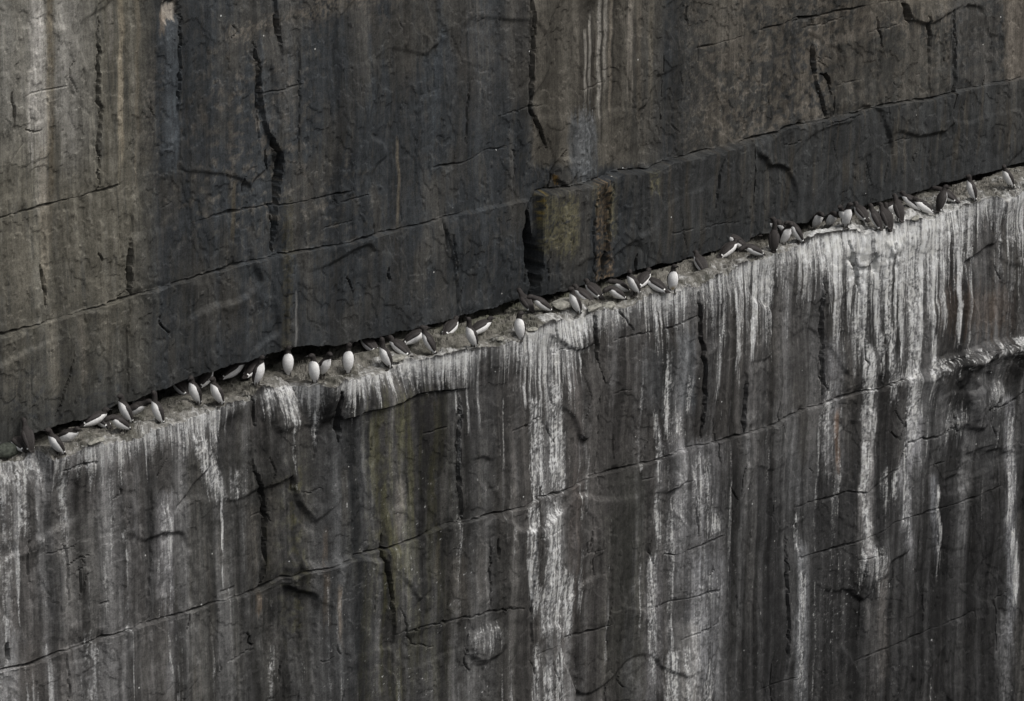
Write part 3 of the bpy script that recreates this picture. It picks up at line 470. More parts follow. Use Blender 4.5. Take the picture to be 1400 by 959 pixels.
# faint long runs combed over the whole face
longs = fbm(B.U * 5, B.Z * .14, 3, 540) + .35 * fbm(B.U * 20, B.Z * .35, 2, 541)
B.gu(np.where(face, sstep(.12, .55, longs) * sstep(-.3, .25, B.n1 + .5 * B.n3) * np.interp(X, [0, 230, 300, 650, 720, 990, 1020, 1120, 1260, 1400], [.52, .46, .28, .30, .46, .48, .24, .36, .38, .28]) * (1 - .45 * sstep(640, 740, Y) * sstep(990, 1040, X)), 0), 1.0)
spat = sstep(.42, .62, B.n5 + .5 * B.n3); B.gu(spat * B.box(430, 700, 640, 1000, 30, 30, 20) * face, .5); B.gu(spat * B.box(1000, 1300, 640, 1000, 30, 30, 20) * face, .35); B.gu(spat * B.box(1130, 1350, 430, 560, 20, 20, 20) * face, .6)
# the ledge: pale trodden rock with droppings, greenish further back
c = B.col[:NL].copy()
n3 = B.n3[:NL]; Bx = X[:NL]
q1 = fbm(ULd * 4, DL * 4, 4, 530); q2 = fbm(ULd * 14, DL * 14, 3, 531)
def mixl(m, col):
    global c
    m = np.clip(m, 0, 1)[..., None]; c = c * (1 - m) + alb(*col) * m
mixl(np.ones_like(q1), (98, 95, 88)); mixl(sstep(.0, .3, q1), (76, 74, 67)); mixl(sstep(.1, .4, q2) * .7, (112, 110, 102)); mixl(sstep(.1, .4, -q2) * .6, (56, 55, 49))
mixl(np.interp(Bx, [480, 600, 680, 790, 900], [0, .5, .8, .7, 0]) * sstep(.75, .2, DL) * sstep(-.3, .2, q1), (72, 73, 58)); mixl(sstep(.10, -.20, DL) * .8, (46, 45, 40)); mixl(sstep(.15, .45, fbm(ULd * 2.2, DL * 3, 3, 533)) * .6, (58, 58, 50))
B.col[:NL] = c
B.g[:NL] = sstep(.45, .0, (edge_d[None] - DL) + .5 * q1) * .5 * np.interp(Bx, ex, [e[2] for e in EL]) + .18 * sstep(.1, .5, q2) + .35 * sstep(1000, 1100, Bx) * sstep(-.2, .4, q1)
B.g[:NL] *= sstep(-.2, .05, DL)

# ------------------------------------------------------------------ materials
def new_mat(name):
    m = bpy.data.materials.new(name); m.use_nodes = True; nt = m.node_tree
    return m, nt, nt.nodes['Principled BSDF']
def rock_material(name, gcol=(.60, .605, .60), thread=1.0, fs=42):
    m, nt, bs_ = new_mat(name); N = nt.nodes; L = nt.links
    def noise(scale, vec, detail=3, rough=.6):
        n = N.new('ShaderNodeTexNoise'); n.inputs['Scale'].default_value = scale; n.inputs['Detail'].default_value = detail; n.inputs['Roughness'].default_value = rough
        L.new(vec, n.inputs['Vector']); return n.outputs[0]
    def mapr(v, a, b, c_, d):
        n = N.new('ShaderNodeMapRange'); n.interpolation_type = 'SMOOTHSTEP'
        for i, x in zip((1, 2, 3, 4), (a, b, c_, d)): n.inputs[i].default_value = x
        L.new(v, n.inputs[0]); return n.outputs[0]
    def math_(op, a, b):
        n = N.new('ShaderNodeMath'); n.operation = op
        for i, x in enumerate((a, b)):
            if isinstance(x, (int, float)): n.inputs[i].default_value = x
            else: L.new(x, n.inputs[i])
        return n.outputs[0]
    def mix(f, a, b, mode='MIX'):
        n = N.new('ShaderNodeMix'); n.data_type = 'RGBA'; n.blend_type = mode
        for i, x in zip((0, 6, 7), (f, a, b)):
            if isinstance(x, (int, float)): n.inputs[i].default_value = x
            elif isinstance(x, tuple): n.inputs[i].default_value = x + (1,)
            else: L.new(x, n.inputs[i])
        return n.outputs[2]
    tc = N.new('ShaderNodeTexCoord'); at = N.new('ShaderNodeAttribute'); at.attribute_name = 'stain'
    mp = N.new('ShaderNodeMapping'); mp.inputs['Scale'].default_value = (1, 1, .045); L.new(tc.outputs['Object'], mp.inputs['Vector'])
    P = tc.outputs['Object']; V = mp.outputs[0]
    fine = noise(fs, V, 2); mid = noise(14, V, 1); grain = noise(38, P, 3, .7); grit = noise(120, P, 1, .7); blot = noise(9, P, 3, .65)
    # grain on the bare rock
    k = math_('ADD', math_('MULTIPLY', mapr(grain, .3, .7, -.22, .22), 1.0), mapr(fine, .3, .7, -.13 * thread, .13 * thread))
    k = math_('ADD', math_('ADD', k, mapr(grit, .3, .7, -.20, .20)), mapr(blot, .3, .7, -.2, .2)); k = math_('ADD', k, 1.0)
    cx = N.new('ShaderNodeCombineXYZ'); [L.new(k, cx.inputs[i]) for i in range(3)]
    rock = mix(1.0, at.outputs['Color'], cx.outputs[0], 'MULTIPLY')
    # pale mineral specks
    sp = math_('MULTIPLY', mapr(grit, .66, .74, 0, 1), mapr(blot, .5, .65, 0, .5)); rock = mix(sp, rock, (.20, .19, .175))
    wash = mapr(at.outputs['Alpha'], .08, .8, 0, .62); rock = mix(math_('MULTIPLY', wash, mapr(blot, .3, .65, .6, 1.0)), rock, (.27, .272, .272))
    # droppings: density from the survey, broken into threads
    d = math_('ADD', at.outputs['Alpha'], math_('ADD', mapr(fine, .25, .75, -.19 * thread, .19 * thread), mapr(mid, .3, .7, -.17, .17)))
    d = math_('ADD', d, mapr(grain, .3, .7, -.16 * thread, .16 * thread))
    g = mapr(d, .22, 1.02, 0, 1); gate = mapr(at.outputs['Alpha'], .03, .15, 0, 1); g = math_('MULTIPLY', math_('MULTIPLY', g, gate), .93)
    vo = N.new('ShaderNodeTexVoronoi'); vo.inputs['Scale'].default_value = 9; L.new(P, vo.inputs['Vector'])
    rs = N.new('ShaderNodeSeparateColor'); L.new(vo.outputs['Color'], rs.inputs[0])
    dot = math_('MULTIPLY', mapr(vo.outputs['Distance'], .07, .13, 1, 0), math_('GREATER_THAN', rs.outputs[0], .978)); g = math_('MAXIMUM', g, math_('MULTIPLY', dot, .75))
    gc = mix(mapr(blot, .35, .65, 0, 1), gcol, (gcol[0] * .78, gcol[1] * .77, gcol[2] * .74))
    colr = mix(g, rock, gc)
    L.new(colr, bs_.inputs['Base Color']); bs_.inputs['Roughness'].default_value = .82; bs_.inputs['Specular IOR Level'].default_value = .12
    hgt = math_('ADD', math_('MULTIPLY', grain, .55), math_('ADD', math_('MULTIPLY', grit, .3), math_('ADD', math_('MULTIPLY', blot, .25), math_('MULTIPLY', g, .25))))
    bp = N.new('ShaderNodeBump'); bp.inputs['Strength'].default_value = .32; bp.inputs['Distance'].default_value = .012; L.new(hgt, bp.inputs['Height']); L.new(bp.outputs[0], bs_.inputs['Normal'])
    return m
M_ROCK = rock_material('cliff_rock'); M_LEDGE = rock_material('ledge_rock', thread=.55, fs=15)
def plain(name, c, rough=.7, var=.25, scale=60, spec=.3):
    m, nt, b = new_mat(name); N = nt.nodes; L = nt.links
    n = N.new('ShaderNodeTexNoise'); n.inputs['Scale'].default_value = scale; n.inputs['Detail'].default_value = 3
    tc = N.new('ShaderNodeTexCoord'); L.new(tc.outputs['Object'], n.inputs['Vector'])
    r = N.new('ShaderNodeValToRGB'); r.color_ramp.elements[0].position = .3; r.color_ramp.elements[1].position = .7
    r.color_ramp.elements[0].color = tuple(x * (1 - var) for x in c) + (1,); r.color_ramp.elements[1].color = tuple(min(1, x * (1 + var)) for x in c) + (1,)
    L.new(n.outputs[0], r.inputs[0]); L.new(r.outputs[0], b.inputs['Base Color']); b.inputs['Roughness'].default_value = rough; b.inputs['Specular IOR Level'].default_value = spec
    return m
def plumage():
    m, nt, b = new_mat('plumage'); N = nt.nodes; L = nt.links
    at = N.new('ShaderNodeAttribute'); at.attribute_name = 'white'; at2 = N.new('ShaderNodeAttribute'); at2.attribute_name = 'soil'
    mr = N.new('ShaderNodeMapRange'); mr.interpolation_type = 'SMOOTHSTEP'; mr.inputs[1].default_value = -.06; mr.inputs[2].default_value = .06; L.new(at.outputs['Fac'], mr.inputs[0])
    tc = N.new('ShaderNodeTexCoord'); n = N.new('ShaderNodeTexNoise'); n.inputs['Scale'].default_value = 70; n.inputs['Detail'].default_value = 2; L.new(tc.outputs['Object'], n.inputs['Vector'])
    def ramp(a, c):
        r = N.new('ShaderNodeValToRGB'); r.color_ramp.elements[0].position = .35; r.color_ramp.elements[1].position = .65
        r.color_ramp.elements[0].color = a + (1,); r.color_ramp.elements[1].color = c + (1,); L.new(n.outputs[0], r.inputs[0]); return r.outputs[0]
    w = ramp((.68, .67, .65), (.80, .80, .79)); k = ramp((.022, .0195, .0185), (.036, .032, .030))
    x0 = N.new('ShaderNodeMix'); x0.data_type = 'RGBA'; L.new(at2.outputs['Fac'], x0.inputs[0]); L.new(w, x0.inputs[6]); x0.inputs[7].default_value = (.42, .30, .10, 1)
    x = N.new('ShaderNodeMix'); x.data_type = 'RGBA'; L.new(mr.outputs[0], x.inputs[0]); L.new(k, x.inputs[6]); L.new(x0.outputs[2], x.inputs[7])
    L.new(x.outputs[2], b.inputs['Base Color']); b.inputs['Roughness'].default_value = .75; b.inputs['Specular IOR Level'].default_value = .2
    return m
M_PLUM = plumage(); M_WING = plain('wing_feathers', (.034, .030, .0285), .7, .3, 90); M_WHITE = plain('white_feather', (.78, .78, .76), .75, .05); M_BILL = plain('bill_horn', (.014, .013, .013), .4, .2); M_FOOT = plain('foot_skin', (.035, .032, .028), .6, .2)
M_EYE = plain('eye_gloss', (.006, .005, .005), .15, .1, 60, .5)
M_STONE = plain('weathered_stone', (.20, .195, .17), .85, .55, 22); M_MOSS = plain('mossy_stone', (.040, .045, .036), .9, .55, 30)

# ------------------------------------------------------------------ cliff meshes
COL = scn.collection
def empty(name, **kw):
    o = bpy.data.objects.new(name, None); COL.objects.link(o)
    for k, v in kw.items(): o[k] = v
    return o
def grid_objects(U, Y, Z, col, g, ids, names, flip, mat):
    """cut one continuous grid into objects by face id; shading stays continuous across the cuts"""
    R, Cn = U.shape; P = np.stack([U, Y, Z], -1).reshape(-1, 3).astype(np.float32)
    rgba = np.concatenate([col, g[..., None]], -1).reshape(-1, 4).astype(np.float32)
    i = np.arange((R - 1) * (Cn - 1)); r = i // (Cn - 1); cc = i % (Cn - 1); v0 = r * Cn + cc
    quads = np.stack([v0, v0 + 1, v0 + Cn + 1, v0 + Cn], 1)
    if flip: quads = quads[:, ::-1]
    fid = ids.reshape(-1)
    for k, (name, parent) in names.items():
        q = quads[fid == k]
        if len(q) == 0: continue
        used, inv = np.unique(q, return_inverse=True); inv = inv.reshape(-1).astype(np.int32)
        me = bpy.data.meshes.new(name); nf = len(q)
        me.vertices.add(len(used)); me.vertices.foreach_set('co', P[used].reshape(-1))
        me.loops.add(nf * 4); me.loops.foreach_set('vertex_index', inv)
        me.polygons.add(nf); me.polygons.foreach_set('loop_start', np.arange(0, nf * 4, 4, dtype=np.int32))
        me.polygons.foreach_set('use_smooth', np.zeros(nf, bool)); me.update(calc_edges=True)
        at = me.attributes.new('stain', 'FLOAT_COLOR', 'POINT'); at.data.foreach_set('color', rgba[used].reshape(-1))
        me.materials.append(M_LEDGE if name == 'ledge' else mat)
        o = bpy.data.objects.new(name, me); COL.objects.link(o)
        if parent is not None: o.parent = parent
        else: o['kind'] = 'structure'
def cell(a): return (a[:-1, :-1] + a[1:, 1:]) * .5
upper = empty('upper_cliff', kind='structure', label='sheer dark upper cliff wall overhanging the bird ledge', category='cliff')
lower = empty('lower_cliff', kind='structure', label='lower cliff wall streaked white with droppings below the ledge', category='cliff')

def bed_ids(cu, cz, lines, joints, base):
    """blocks between bedding lines, cut again at vertical joints"""
    bed = np.zeros(cu.shape, int)
    for lu, lz in lines: bed += (cz < np.interp(cu, lu, lz))
    ids = np.full(cu.shape, -1)
    names = {}; k = base
    for b in range(len(lines) + 1):
        js = [-99] + sorted(joints[b]) + [99]
        for a, c_ in zip(js[:-1], js[1:]):
            m = (bed == b) & (cu >= a) & (cu < c_)
            ids[m] = k; names[k] = None; k += 1
    return ids, names
def uj(*p): return [uw(x, y)[0] for x, y in p]
def lj(*p): return [lw(x, y)[0] for x, y in p]
lu_all = S.line(main_up + main_ur, uw)
ids_u, nm = bed_ids(cell(up_U), cell(up_Z), [([-50, 50], [3.0, 3.0]), ([-50, 50], [2.22, 2.22]), lu_all],
                    [uj((132, 60), (373, 30), (721, 30), (902, 30), (1235, 10)), uj((134, 200), (350, 180), (722, 130), (903, 150), (1111, 80), (1270, 60)), uj((132, 260), (368, 300), (600, 290), (746, 230), (1130, 140), (1302, 110)), uj((174, 430), (390, 400), (615, 340), (730, 330), (1029, 230))], 0)
ids_u[:len(soff)] = 900
names = {k: ('rock_block', upper) for k in nm}; names[900] = ('overhang_underside', upper)
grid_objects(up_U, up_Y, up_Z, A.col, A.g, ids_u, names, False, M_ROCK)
ll = T.line(main_lo + main_lr, lw)
cu, cz = cell(low_U), cell(low_Z)
ids_l, nm = bed_ids(cu, cz, [([-50, 50], [-.52, -.52]), ll, ([-50, 50], [-3.8, -3.8]), ([-50, 50], [-4.6, -4.6]), ([-50, 50], [-6.5, -6.5])],
                    [lj((130, 620), (345, 560), (456, 550), (640, 500), (815, 460), (952, 420), (1165, 360), (1340, 300)), lj((205, 680), (357, 700), (524, 620), (625, 620), (820, 560), (960, 540), (1016, 560), (1124, 480), (1255, 430)), lj((87, 920), (340, 880), (520, 780), (667, 780), (820, 750), (1010, 650), (1240, 600)), lj((720, 880), (1072, 740), (1300, 640)), lj((860, 900), (1072, 850), (1262, 830)), lj((1200, 940))], 0)
ids_l[:NL] = 900
names = {k: ('rock_block', lower) for k in nm}; names[900] = ('ledge', None)
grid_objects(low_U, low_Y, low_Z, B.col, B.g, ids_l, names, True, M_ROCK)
lo_ = bpy.data.objects.get('ledge'); lo_['label'] = 'narrow pale rock ledge the seabirds stand on'

# ------------------------------------------------------------------ loose stones on the ledge
def stone(x, y, r, sq, mat, label, seed, name='loose_stone', group=None):
    import bmesh
    p = ledge_point(x, y); bm = bmesh.new(); bmesh.ops.create_icosphere(bm, subdivisions=3, radius=1)
    rr = np.random.default_rng(seed); pl = [(Vector(rr.normal(0, 1, 3)).normalized(), rr.uniform(.62, .95)) for _ in range(11)]
    for v in bm.verts:
        c_ = v.co.copy()
        for n, d in pl:
            k = c_.dot(n) - d
            if k > 0: c_ -= n * k * .9
        c_ *= 1 + .05 * float(perlin(np.float32(c_.x * 3 + seed), np.float32(c_.y * 3 + c_.z * 2), seed))
        v.co = Vector((c_.x * r * sq[0], c_.y * r * sq[1], c_.z * r * sq[2] + r * sq[2] * .45))
    me = bpy.data.meshes.new(name); bm.to_mesh(me); bm.free(); me.materials.append(mat)
    o = bpy.data.objects.new(name, me); COL.objects.link(o); o.location = p; o.rotation_euler = (0, 0, rr.uniform(-.5, .5))
    o['label'] = label; o['category'] = 'rock'
    if group: o['group'] = group
stone(10, 620, .15, (1.5, .9, .75), M_MOSS, 'dark green mossy stone at the far left end of the ledge', 3, 'mossy_stone')
stone(772, 419, .16, (1.6, .7, .5), M_STONE, 'long flat pale stone beside the bird under the yellow stained block', 4)
stone(812, 424, .10, (1.9, .8, .45), M_STONE, 'flat grey slab near the edge right of the yellow stained block', 5)
stone(832, 420, .10, (1.3, .9, .6), M_STONE, 'dark lump of rock below the group of crouching birds', 6)
stone(708, 458, .045, (1.4, .9, .7), M_STONE, 'small dark pebble at the feet of the lone white-fronted bird', 7, 'pebble')
stone(732, 452, .06, (1.5, .9, .6), M_STONE, 'small pale stone right of the lone white-fronted bird', 8, 'pebble')
stone(684, 470, .05, (1.6, .9, .6), M_STONE, 'small stone on the rim left of the lone white-fronted bird', 9, 'pebble')
stone(541, 493, .11, (2.0, .9, .35), M_STONE, 'flat flake of rock on the rim below the bird with steeply raised bill', 10)
stone(1252, 292, .07, (1.8, .9, .5), M_STONE, 'pale flat stone among the right-hand birds near the rim', 12)
stone(132, 605, .09, (1.8, .8, .4), M_STONE, 'flat dark slab at the rim below the bowing bird on the left', 13)

# ------------------------------------------------------------------ guillemots
def catmull(P, n):
    P = np.array(P, float); m = len(P); out = []
    for t in np.linspace(0, m - 1, n):
        i = min(int(t), m - 2); f = t - i; p0, p1, p2, p3 = P[max(i - 1, 0)], P[i], P[i + 1], P[min(i + 2, m - 1)]
        out.append(.5 * (2 * p1 + (p2 - p0) * f + (2 * p0 - 5 * p1 + 4 * p2 - p3) * f * f + (3 * p1 - p0 - 3 * p2 + p3) * f ** 3))
    return np.array(out)
def mesh_obj(name, V, F, mat, parent=None, smooth=True):
    me = bpy.data.meshes.new(name); me.from_pydata([tuple(map(float, v)) for v in V], [], [tuple(f) for f in F]); me.materials.append(mat)
    me.polygons.foreach_set('use_smooth', np.full(len(me.polygons), smooth)); me.update()
    o = bpy.data.objects.new(name, me); COL.objects.link(o)
    if parent: o.parent = parent
    return o
EYE = None
def tube(C_, L_, N_, ry, rz, seg):
    V = []; 
    for c_, l, n, a, b in zip(C_, L_, N_, ry, rz):
        for j in range(seg):
            t = 2 * pi * j / seg; V.append(c_ + l * a * sin(t) - n * b * cos(t))      # t = 0 is the belly side
    F = []
    for i in range(len(C_) - 1):
        for j in range(seg):
            k = (j + 1) % seg; F.append((i * seg + j, i * seg + k, (i + 1) * seg + k, (i + 1) * seg + j))
    F.append(tuple(range(seg))[::-1]); F.append(tuple((len(C_) - 1) * seg + j for j in range(seg)))
    return V, F
def guillemot(x, y, phi, pitch, label, neck=85, neckl=.048, bill=10, turn=0, s=1.0, legs=.042, soil=0, roll=0, wl=.02, fat=1.08, sink=0, group='guillemots along the ledge'):
    """x, y: photo point of the feet (or belly); phi: 0 towards the viewer, -90 to photo left, 180 away; pitch: body angle above level"""
    global EYE
    p = ledge_point(x, y)
    ph = radians(phi); face = -fh * cos(ph) + rt * sin(ph)
    th = radians(pitch); ax = np.array([cos(th), 0, sin(th)]); Yv = np.array([0, 1.0, 0])
    # stations along the body, from tail to shoulder (distance from the hip, half width, half depth)
    st = [(-.155, .010, .004), (-.135, .024, .007), (-.105, .030, .014), (-.07, .036, .028), (-.03, .050, .046), (.02, .062, .059), (.075, .068, .064), (.125, .065, .060), (.165, .053, .050), (.195, .040, .039)]
    hip = np.array([-.012, 0, 0])
    pts = [hip + ax * a for a, b, c_ in st]; ry = [b * fat for a, b, c_ in st]; rz = [c_ * fat for a, b, c_ in st]
    nt = radians(neck); sh = pts[-1]
    tr = radians(turn)
    nd = np.array([cos(nt) * cos(tr * .35), cos(nt) * sin(tr * .35), sin(nt)])
    hd_a = radians(bill); hd = np.array([cos(hd_a) * cos(tr), cos(hd_a) * sin(tr), sin(hd_a)])
    n1 = sh + (ax * .4 + nd * .6) * .022; n2 = n1 + nd * neckl * .6; n3 = n2 + (nd * .8 + hd * .2) * neckl * .5; h1 = n3 + (nd * .35 + hd * .65) * .024; h2 = h1 + hd * .022; h3 = h2 + hd * .018
    pts += [n1, n2, n3, h1, h2, h3]; ry += [.037, .033, .032, .033, .025, .010]; rz += [.037, .033, .034, .035, .026, .0105]
    yaw = [0] * 10 + [.1 * tr, .45 * tr, .8 * tr, tr, tr, tr]
    pts = np.array(pts)
    low = min((q[2] - r * abs(cos(th))) for q, r in zip(pts[3:8], rz[3:8]))
    pts[:, 2] += -low + legs
    for i in range(3):                                    # the tail never digs into the rock
        if pts[i, 2] < .014: pts[i, 2] = .014 + .004 * (2 - i); pts[i, 0] -= .012
    n = 46; Cc = catmull(pts, n); par = np.linspace(0, 15, n)
    a_ = np.interp(par, range(16), ry); b_ = np.interp(par, range(16), rz); yw = np.interp(par, range(16), yaw)
    Tn = np.gradient(Cc, axis=0); Tn /= np.linalg.norm(Tn, axis=1, keepdims=True)
    Lt = np.stack([-np.sin(yw), np.cos(yw), 0 * yw], 1); Lt -= Tn * (Lt * Tn).sum(1, keepdims=True); Lt /= np.linalg.norm(Lt, axis=1, keepdims=True); Nn = np.cross(Tn, Lt)
    seg = 28; V, F = tube(Cc, Lt, Nn, a_, b_, seg)
    body = mesh_obj('guillemot', [v * s for v in V], F, M_PLUM)
    wh = np.zeros((n, seg)); so_ = np.zeros((n, seg))
    for i in range(n):
        u = par[i]                                        # half angle of the white front at this station
        w = np.interp(u, [0, 1.6, 2.2, 3, 5, 7, 8.2, 9.0, 9.6, 10.2, 15], [-.5, -.2, 1.1, 1.5, 1.62, 1.62, 1.5, 1.3, .85, -.35, -.6])
        for j in range(seg):
            t = 2 * pi * j / seg; t = min(t, 2 * pi - t); wh[i, j] = (w + wl - t) + .05 * sin(9 * t + u * 2.1)
            so_[i, j] = soil * max(0, 1 - abs(u - 3.7) / 1.3) * max(0, 1 - t / 1.0)
    for nm_, arr in (('white', wh), ('soil', so_)):
        at = body.data.attributes.new(nm_, 'FLOAT', 'POINT'); at.data.foreach_set('value', arr.reshape(-1).astype(np.float32))
    body['label'] = label; body['category'] = 'bird'; body['group'] = group
    # folded wings
    for sd_ in (1, -1):
        def wing_patch(u0, u1, t0, t1, lift, nu, nv, rim=True):
            W_, Fw = [], []
            for i in range(nu):
                f = i / (nu - 1); u = u0 + (u1 - u0) * f; k = u / 15 * (n - 1); i0 = min(int(k), n - 2); g_ = k - i0
                c_ = Cc[i0] * (1 - g_) + Cc[i0 + 1] * g_; l_, m_ = Lt[i0], Nn[i0]; A_ = max(np.interp(u, range(16), ry), .030); B_ = max(np.interp(u, range(16), rz), .020)
                tp = min(1, (f + .02) * 5, 1) if u1 < u0 else 1
                lo, hi = t0(f), t1(f)
                for j in range(nv):
                    g2 = j / (nv - 1); t = lo + (hi - lo) * g2
                    e = (sin(pi * g2) ** .5 if rim else 1) * (min(1, f * 6, (1 - f) * 5 + .15) if rim else 1)
                    q = lift * e - (.004 if rim else 0) * (1 - e)
                    W_.append((c_ + l_ * sd_ * (A_ + q) * sin(t) - m_ * (B_ + q) * cos(t)) * s)
            for i in range(nu - 1):
                for j in range(nv - 1):
                    a0 = i * nv + j; qd = (a0, a0 + 1, a0 + nv + 1, a0 + nv); Fw.append(qd if sd_ > 0 else qd[::-1])
            return W_, Fw
        t0 = lambda f: wl + np.interp(f, [0, .15, .6, .85, 1], [1.65, 1.32, 1.42, 1.75, 2.05]); t1 = lambda f: np.interp(f, [0, .15, .6, 1], [1.9, 2.55, 2.75, 2.55])
        W_, Fw = wing_patch(8.3, .9, t0, t1, .010, 16, 8); wo_ = mesh_obj('wing', W_, Fw, M_WING, body)
        W_, Fw = wing_patch(3.15, 2.75, lambda f: 1.6 + wl, lambda f: 2.15 + wl, .0115, 3, 6, False); mesh_obj('wing_bar', W_, Fw, M_WHITE, wo_)
    # bill
    tip = Cc[-1]; bd = Tn[-1]; bl = np.array([tip - bd * .004, tip + bd * .018, tip + bd * .036 - np.array([0, 0, .002]), tip + bd * .046 - np.array([0, 0, .005])])
    Vb, Fb = tube(bl, [Lt[-1]] * 4, [Nn[-1]] * 4, [.0065, .0045, .003, .0008], [.0085, .007, .0045, .001], 8); mesh_obj('bill', [v * s for v in Vb], Fb, M_BILL, body)
    # eyes
    ke = int(12.9 / 15 * (n - 1))
    if EYE is None:
        import bmesh
        bm = bmesh.new(); bmesh.ops.create_icosphere(bm, subdivisions=1, radius=.0042); EYE = bpy.data.meshes.new('eye'); bm.to_mesh(EYE); bm.free(); EYE.materials.append(M_EYE)
    for sd_ in (1, -1):
        e = bpy.data.objects.new('eye', EYE); COL.objects.link(e); e.parent = body; e.location = (Cc[ke] + Lt[ke] * sd_ * a_[ke] * .96 + Nn[ke] * .007) * s
    # webbed feet
    if legs > .015:
        for sd_ in (1, -1):
            bx = .030 * sd_; x0 = hip[0] + .004; t_ = .006
            Vf = [(x0 - t_, bx - t_, legs + .03), (x0 + t_, bx - t_, legs + .03), (x0 + t_, bx + t_, legs + .03), (x0 - t_, bx + t_, legs + .03), (x0 - t_, bx - t_, .006), (x0 + t_, bx - t_, .010), (x0 + t_, bx + t_, .010), (x0 - t_, bx + t_, .006),
                  (x0 + .048, bx - .022, .0), (x0 + .056, bx, .001), (x0 + .046, bx + .024, .0), (x0 - .012, bx, .0)]
            Ff = [(0, 1, 5, 4), (1, 2, 6, 5), (2, 3, 7, 6), (3, 0, 4, 7), (5, 8, 9), (5, 9, 6), (6, 9, 10), (4, 11, 8, 5), (7, 6, 10, 11), (4, 7, 11), (8, 11, 10, 9)]
            mesh_obj('foot', [np.array(v) * s for v in Vf], Ff, M_FOOT, body, False)
    body.location = (p[0], p[1], p[2] - sink); body.rotation_euler = (radians(roll), 0, math.atan2(face[1], face[0]))
    return body
G = guillemot
CR = dict(legs=.006, neck=72, neckl=.022, bill=-5, wl=.45, fat=1.2)    # crouched or brooding
# --- left end
G(27, 617, -135, 26, 'crouching bird behind the mossy stone at the far left end', **CR)
G(50, 616, -150, 58, 'dark-backed bird facing the wall, left of the plump white-fronted one at far left', neck=80)
G(80, 625, -50, 58, 'leftmost white-fronted bird standing at the rim, leaning left', neck=75)
G(88, 602, 60, 29, 'small crouching bird behind the leftmost white-fronted bird', **CR)
G(124, 586, 115, 22, 'lying bird with only its white tail end catching light, left of the bowing bird', **CR)
G(141, 585, -130, 28, 'dark bird crouched at the wall foot behind the bowing bird', **CR)
G(168, 592, -48, 40, 'bowing bird with tail to the right, in front of the bird looking left', neck=5, bill=-25)
G(174, 583, -55, 66, 'upright bird looking left with level bill, behind the bowing bird', neck=95, bill=5)
G(181, 573, 70, 32, 'bird stooping to the right with white flank, behind the one looking left', neck=35, bill=0)
G(192, 556, -140, 29, 'bird tucked against the wall left of the upright one with lifted bill', **CR)
G(217, 576, -58, 72, 'upright bird with lifted bill, white breast left and dark back right, on the left rim', neck=95, bill=55, neckl=.07)
# --- second cluster
G(251, 541, -140, 24, 'bird lying behind the brown-backed pair, only a white spot showing', **CR)
G(268, 554, -45, 70, 'left one of two brown-backed birds standing at the rim, leaning slightly', neck=88, bill=0, turn=25)
G(278, 532, 150, 29, 'pale-bellied bird crouching right behind the left brown-backed bird', **CR)
G(306, 554, -46, 66, 'right one of two brown-backed birds standing at the rim', neck=92, bill=0)
G(314, 521, 110, 32, 'long pale-flanked bird crouching behind the right brown-backed bird', **CR)
G(343, 516, 140, 30, 'pale crouching bird in shadow left of the right-facing upright bird', **CR)
G(353, 530, 58, 72, 'upright bird facing right with dark back to the left and white front', neck=90, bill=15)
G(394, 515, 8, 78, 'front-on white bird standing left at the top of the white-streaked hump', neck=88, bill=25, turn=50)
G(430, 525, -12, 76, 'front-on white bird standing at the right end of the white-streaked hump', neck=85, bill=5, turn=-50)
G(442, 514, 42, 58, 'white-breasted bird leaning right behind the one on the hump end', neck=70, bill=-10)
G(476, 505, 10, 78, 'lone front-on white bird with lifted bill, right of the hump', neck=88, bill=40, turn=60)
# --- third cluster
G(508, 478, -140, 22, 'bird lying in the dark slot, just a white sliver of flank', **CR)
G(531, 492, -50, 66, 'bird with steeply raised bill beside a lying bird, at the rim', neck=92, bill=65, neckl=.07)
G(551, 487, -120, 32, 'lying bird with white flank right of the one with steeply raised bill', **CR)
G(562, 472, 110, 28, 'lying bird with black back and white belly under the overhang', **CR)
G(589, 486, -88, 64, 'dark-backed bird turned left-away with white wing spot, right of the lying birds', neck=85, bill=15)
G(613, 457, 150, 22, 'bird deep under the overhang, only a pale sliver showing, near the mid ledge', **CR)
G(646, 477, -42, 68, 'tall bird with raised bill and white front alone on the open ledge', neck=95, bill=40, neckl=.075)
G(652, 448, 120, 24, 'bird lying behind the tall bird, white tail showing', **CR)
G(712, 456, -18, 78, 'lone plump white-fronted bird at the rim below the deep vertical crack', neck=80, bill=5, turn=120)
G(722, 428, -150, 30, 'dark bird at the foot of the deep vertical crack, left side', legs=.01, neck=40)
G(745, 427, -65, 40, 'dim bird leaning at the foot of the deep vertical crack, right side', neck=30, bill=-10)
G(791, 432, -52, 66, 'white-fronted bird looking left below the yellow stained block', neck=92, bill=5, turn=-10)
G(803, 416, -115, 34, 'crouching bird with white flank right behind the one below the stained block', **CR)
G(815, 408, -140, 26, 'dark crouching bird in shadow between the stained block and the preening pair', **CR)
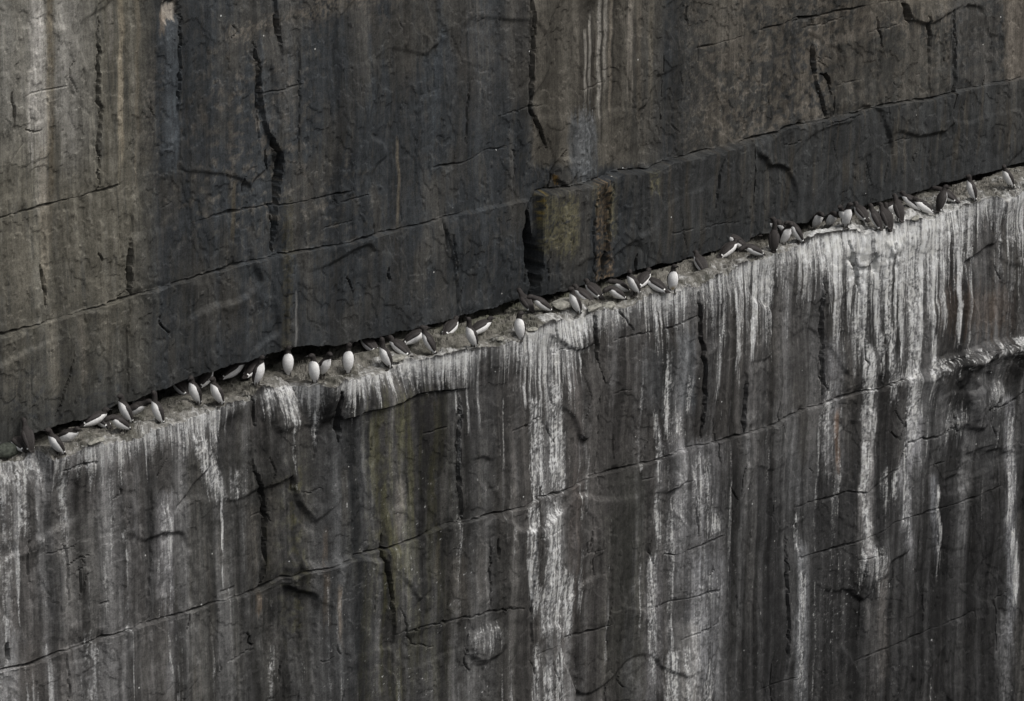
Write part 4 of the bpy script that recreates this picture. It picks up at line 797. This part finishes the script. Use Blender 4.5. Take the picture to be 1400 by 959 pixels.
# --- fourth cluster
G(846, 414, -55, 38, 'stooping bird with arched dark back, left one of the preening pair', neck=-10, bill=-40)
G(852, 400, -50, 35, 'pale bird half hidden behind the preening pair', legs=.0, neck=20, neckl=.04)
G(868, 410, -55, 60, 'right one of the preening pair, head turned back', neck=88, bill=-5, turn=60)
G(877, 393, 150, 24, 'round white-bellied bird lying between the preening pair and the long lying bird', **CR)
G(902, 393, -118, 26, 'long lying bird with wavy white flank left of the yellow-soiled bird', **CR)
G(925, 391, 5, 76, 'upright white bird with yellow-soiled belly', neck=88, bill=10, turn=45, soil=1.0)
G(960, 370, -150, 40, 'bird crouching to the wall with white flank edge, right of the yellow-soiled bird', **CR)
G(992, 352, 125, 32, 'pale bird lying along the rock, left of the two stooping birds', **CR)
# --- fifth cluster
G(1012, 347, -100, 36, 'dark bird with a white spot crouching left of the stooping white bird', **CR)
G(1034, 354, -62, 30, 'low stooping bird with long white belly, left of the back-view long-necked bird', neck=-15, bill=-30)
G(1029, 332, -130, 26, 'bird at the wall foot behind the low stooping bird, a white dot showing', **CR)
G(1045, 328, 40, 28, 'greyish bird crouching left behind the long-necked bird', **CR)
G(1061, 346, 172, 76, 'long-necked bird seen from behind, bill turned left', neck=95, neckl=.13, bill=10, turn=75)
G(1072, 337, 35, 62, 'white-flanked bird standing right behind the long-necked bird', neck=60, bill=-10)
G(1082, 326, -105, 26, 'black-backed bird lying right of the long-necked bird', **CR)
G(1106, 327, -80, 60, 'stooping bird with a narrow white breast stripe left of a white-breasted bird', neck=20, bill=-25)
G(1116, 313, 20, 55, 'white-breasted bird in the rear row, bowed head hidden, left of the grey crouching one', neck=10, bill=-20, legs=.01)
G(1135, 310, 15, 48, 'grey-shaded white bird bowing towards the rim in the rear row', neck=5, bill=-20, legs=.005)
G(1156, 312, -35, 48, 'pale bird leaning left, pressed against the plump white one', neck=60, bill=0)
G(1173, 317, 15, 66, 'plump white-fronted bird standing over the brightest white streaks', neck=75, bill=10, turn=50)
G(1180, 304, -150, 30, 'dark bird in shadow behind and right of the plump white-fronted one', **CR)
G(1201, 316, -125, 60, 'left one of two dark-backed birds side by side above the white streaks', neck=80, neckl=.03, bill=0, turn=-30)
G(1211, 314, -140, 60, 'right one of two dark-backed birds side by side above the white streaks', neck=75, neckl=.028, bill=0)
G(1212, 294, 60, 32, 'bird lying behind the dark-backed pair, white patch showing', **CR)
G(1229, 311, -150, 68, 'upright dark-backed bird with head lifted, right of the dark-backed pair', neck=90, bill=5, turn=-20)
G(1242, 306, -155, 58, 'dark bird half hidden right behind the upright dark-backed one', neck=60, bill=-5)
G(1250, 287, -110, 36, 'dark bird crouching in shadow at the wall left of the preening bird', **CR)
G(1266, 293, -70, 38, 'low bird with stretched white belly left of the preening bird', **CR)
G(1286, 290, 140, 66, 'preening bird with dark back and white right side, head bent', neck=75, bill=-30, turn=-60)
G(1299, 284, -115, 30, 'bird with raised dark tail just right of the preening bird', legs=.02, neck=10, bill=-20)
G(1333, 277, -72, 72, 'upright bird with white breast left and grey-brown back, second from the right end', neck=92, bill=10)
G(1379, 264, -60, 60, 'rightmost bird, white front leaning left and head turned back', neck=70, bill=-5, turn=60)
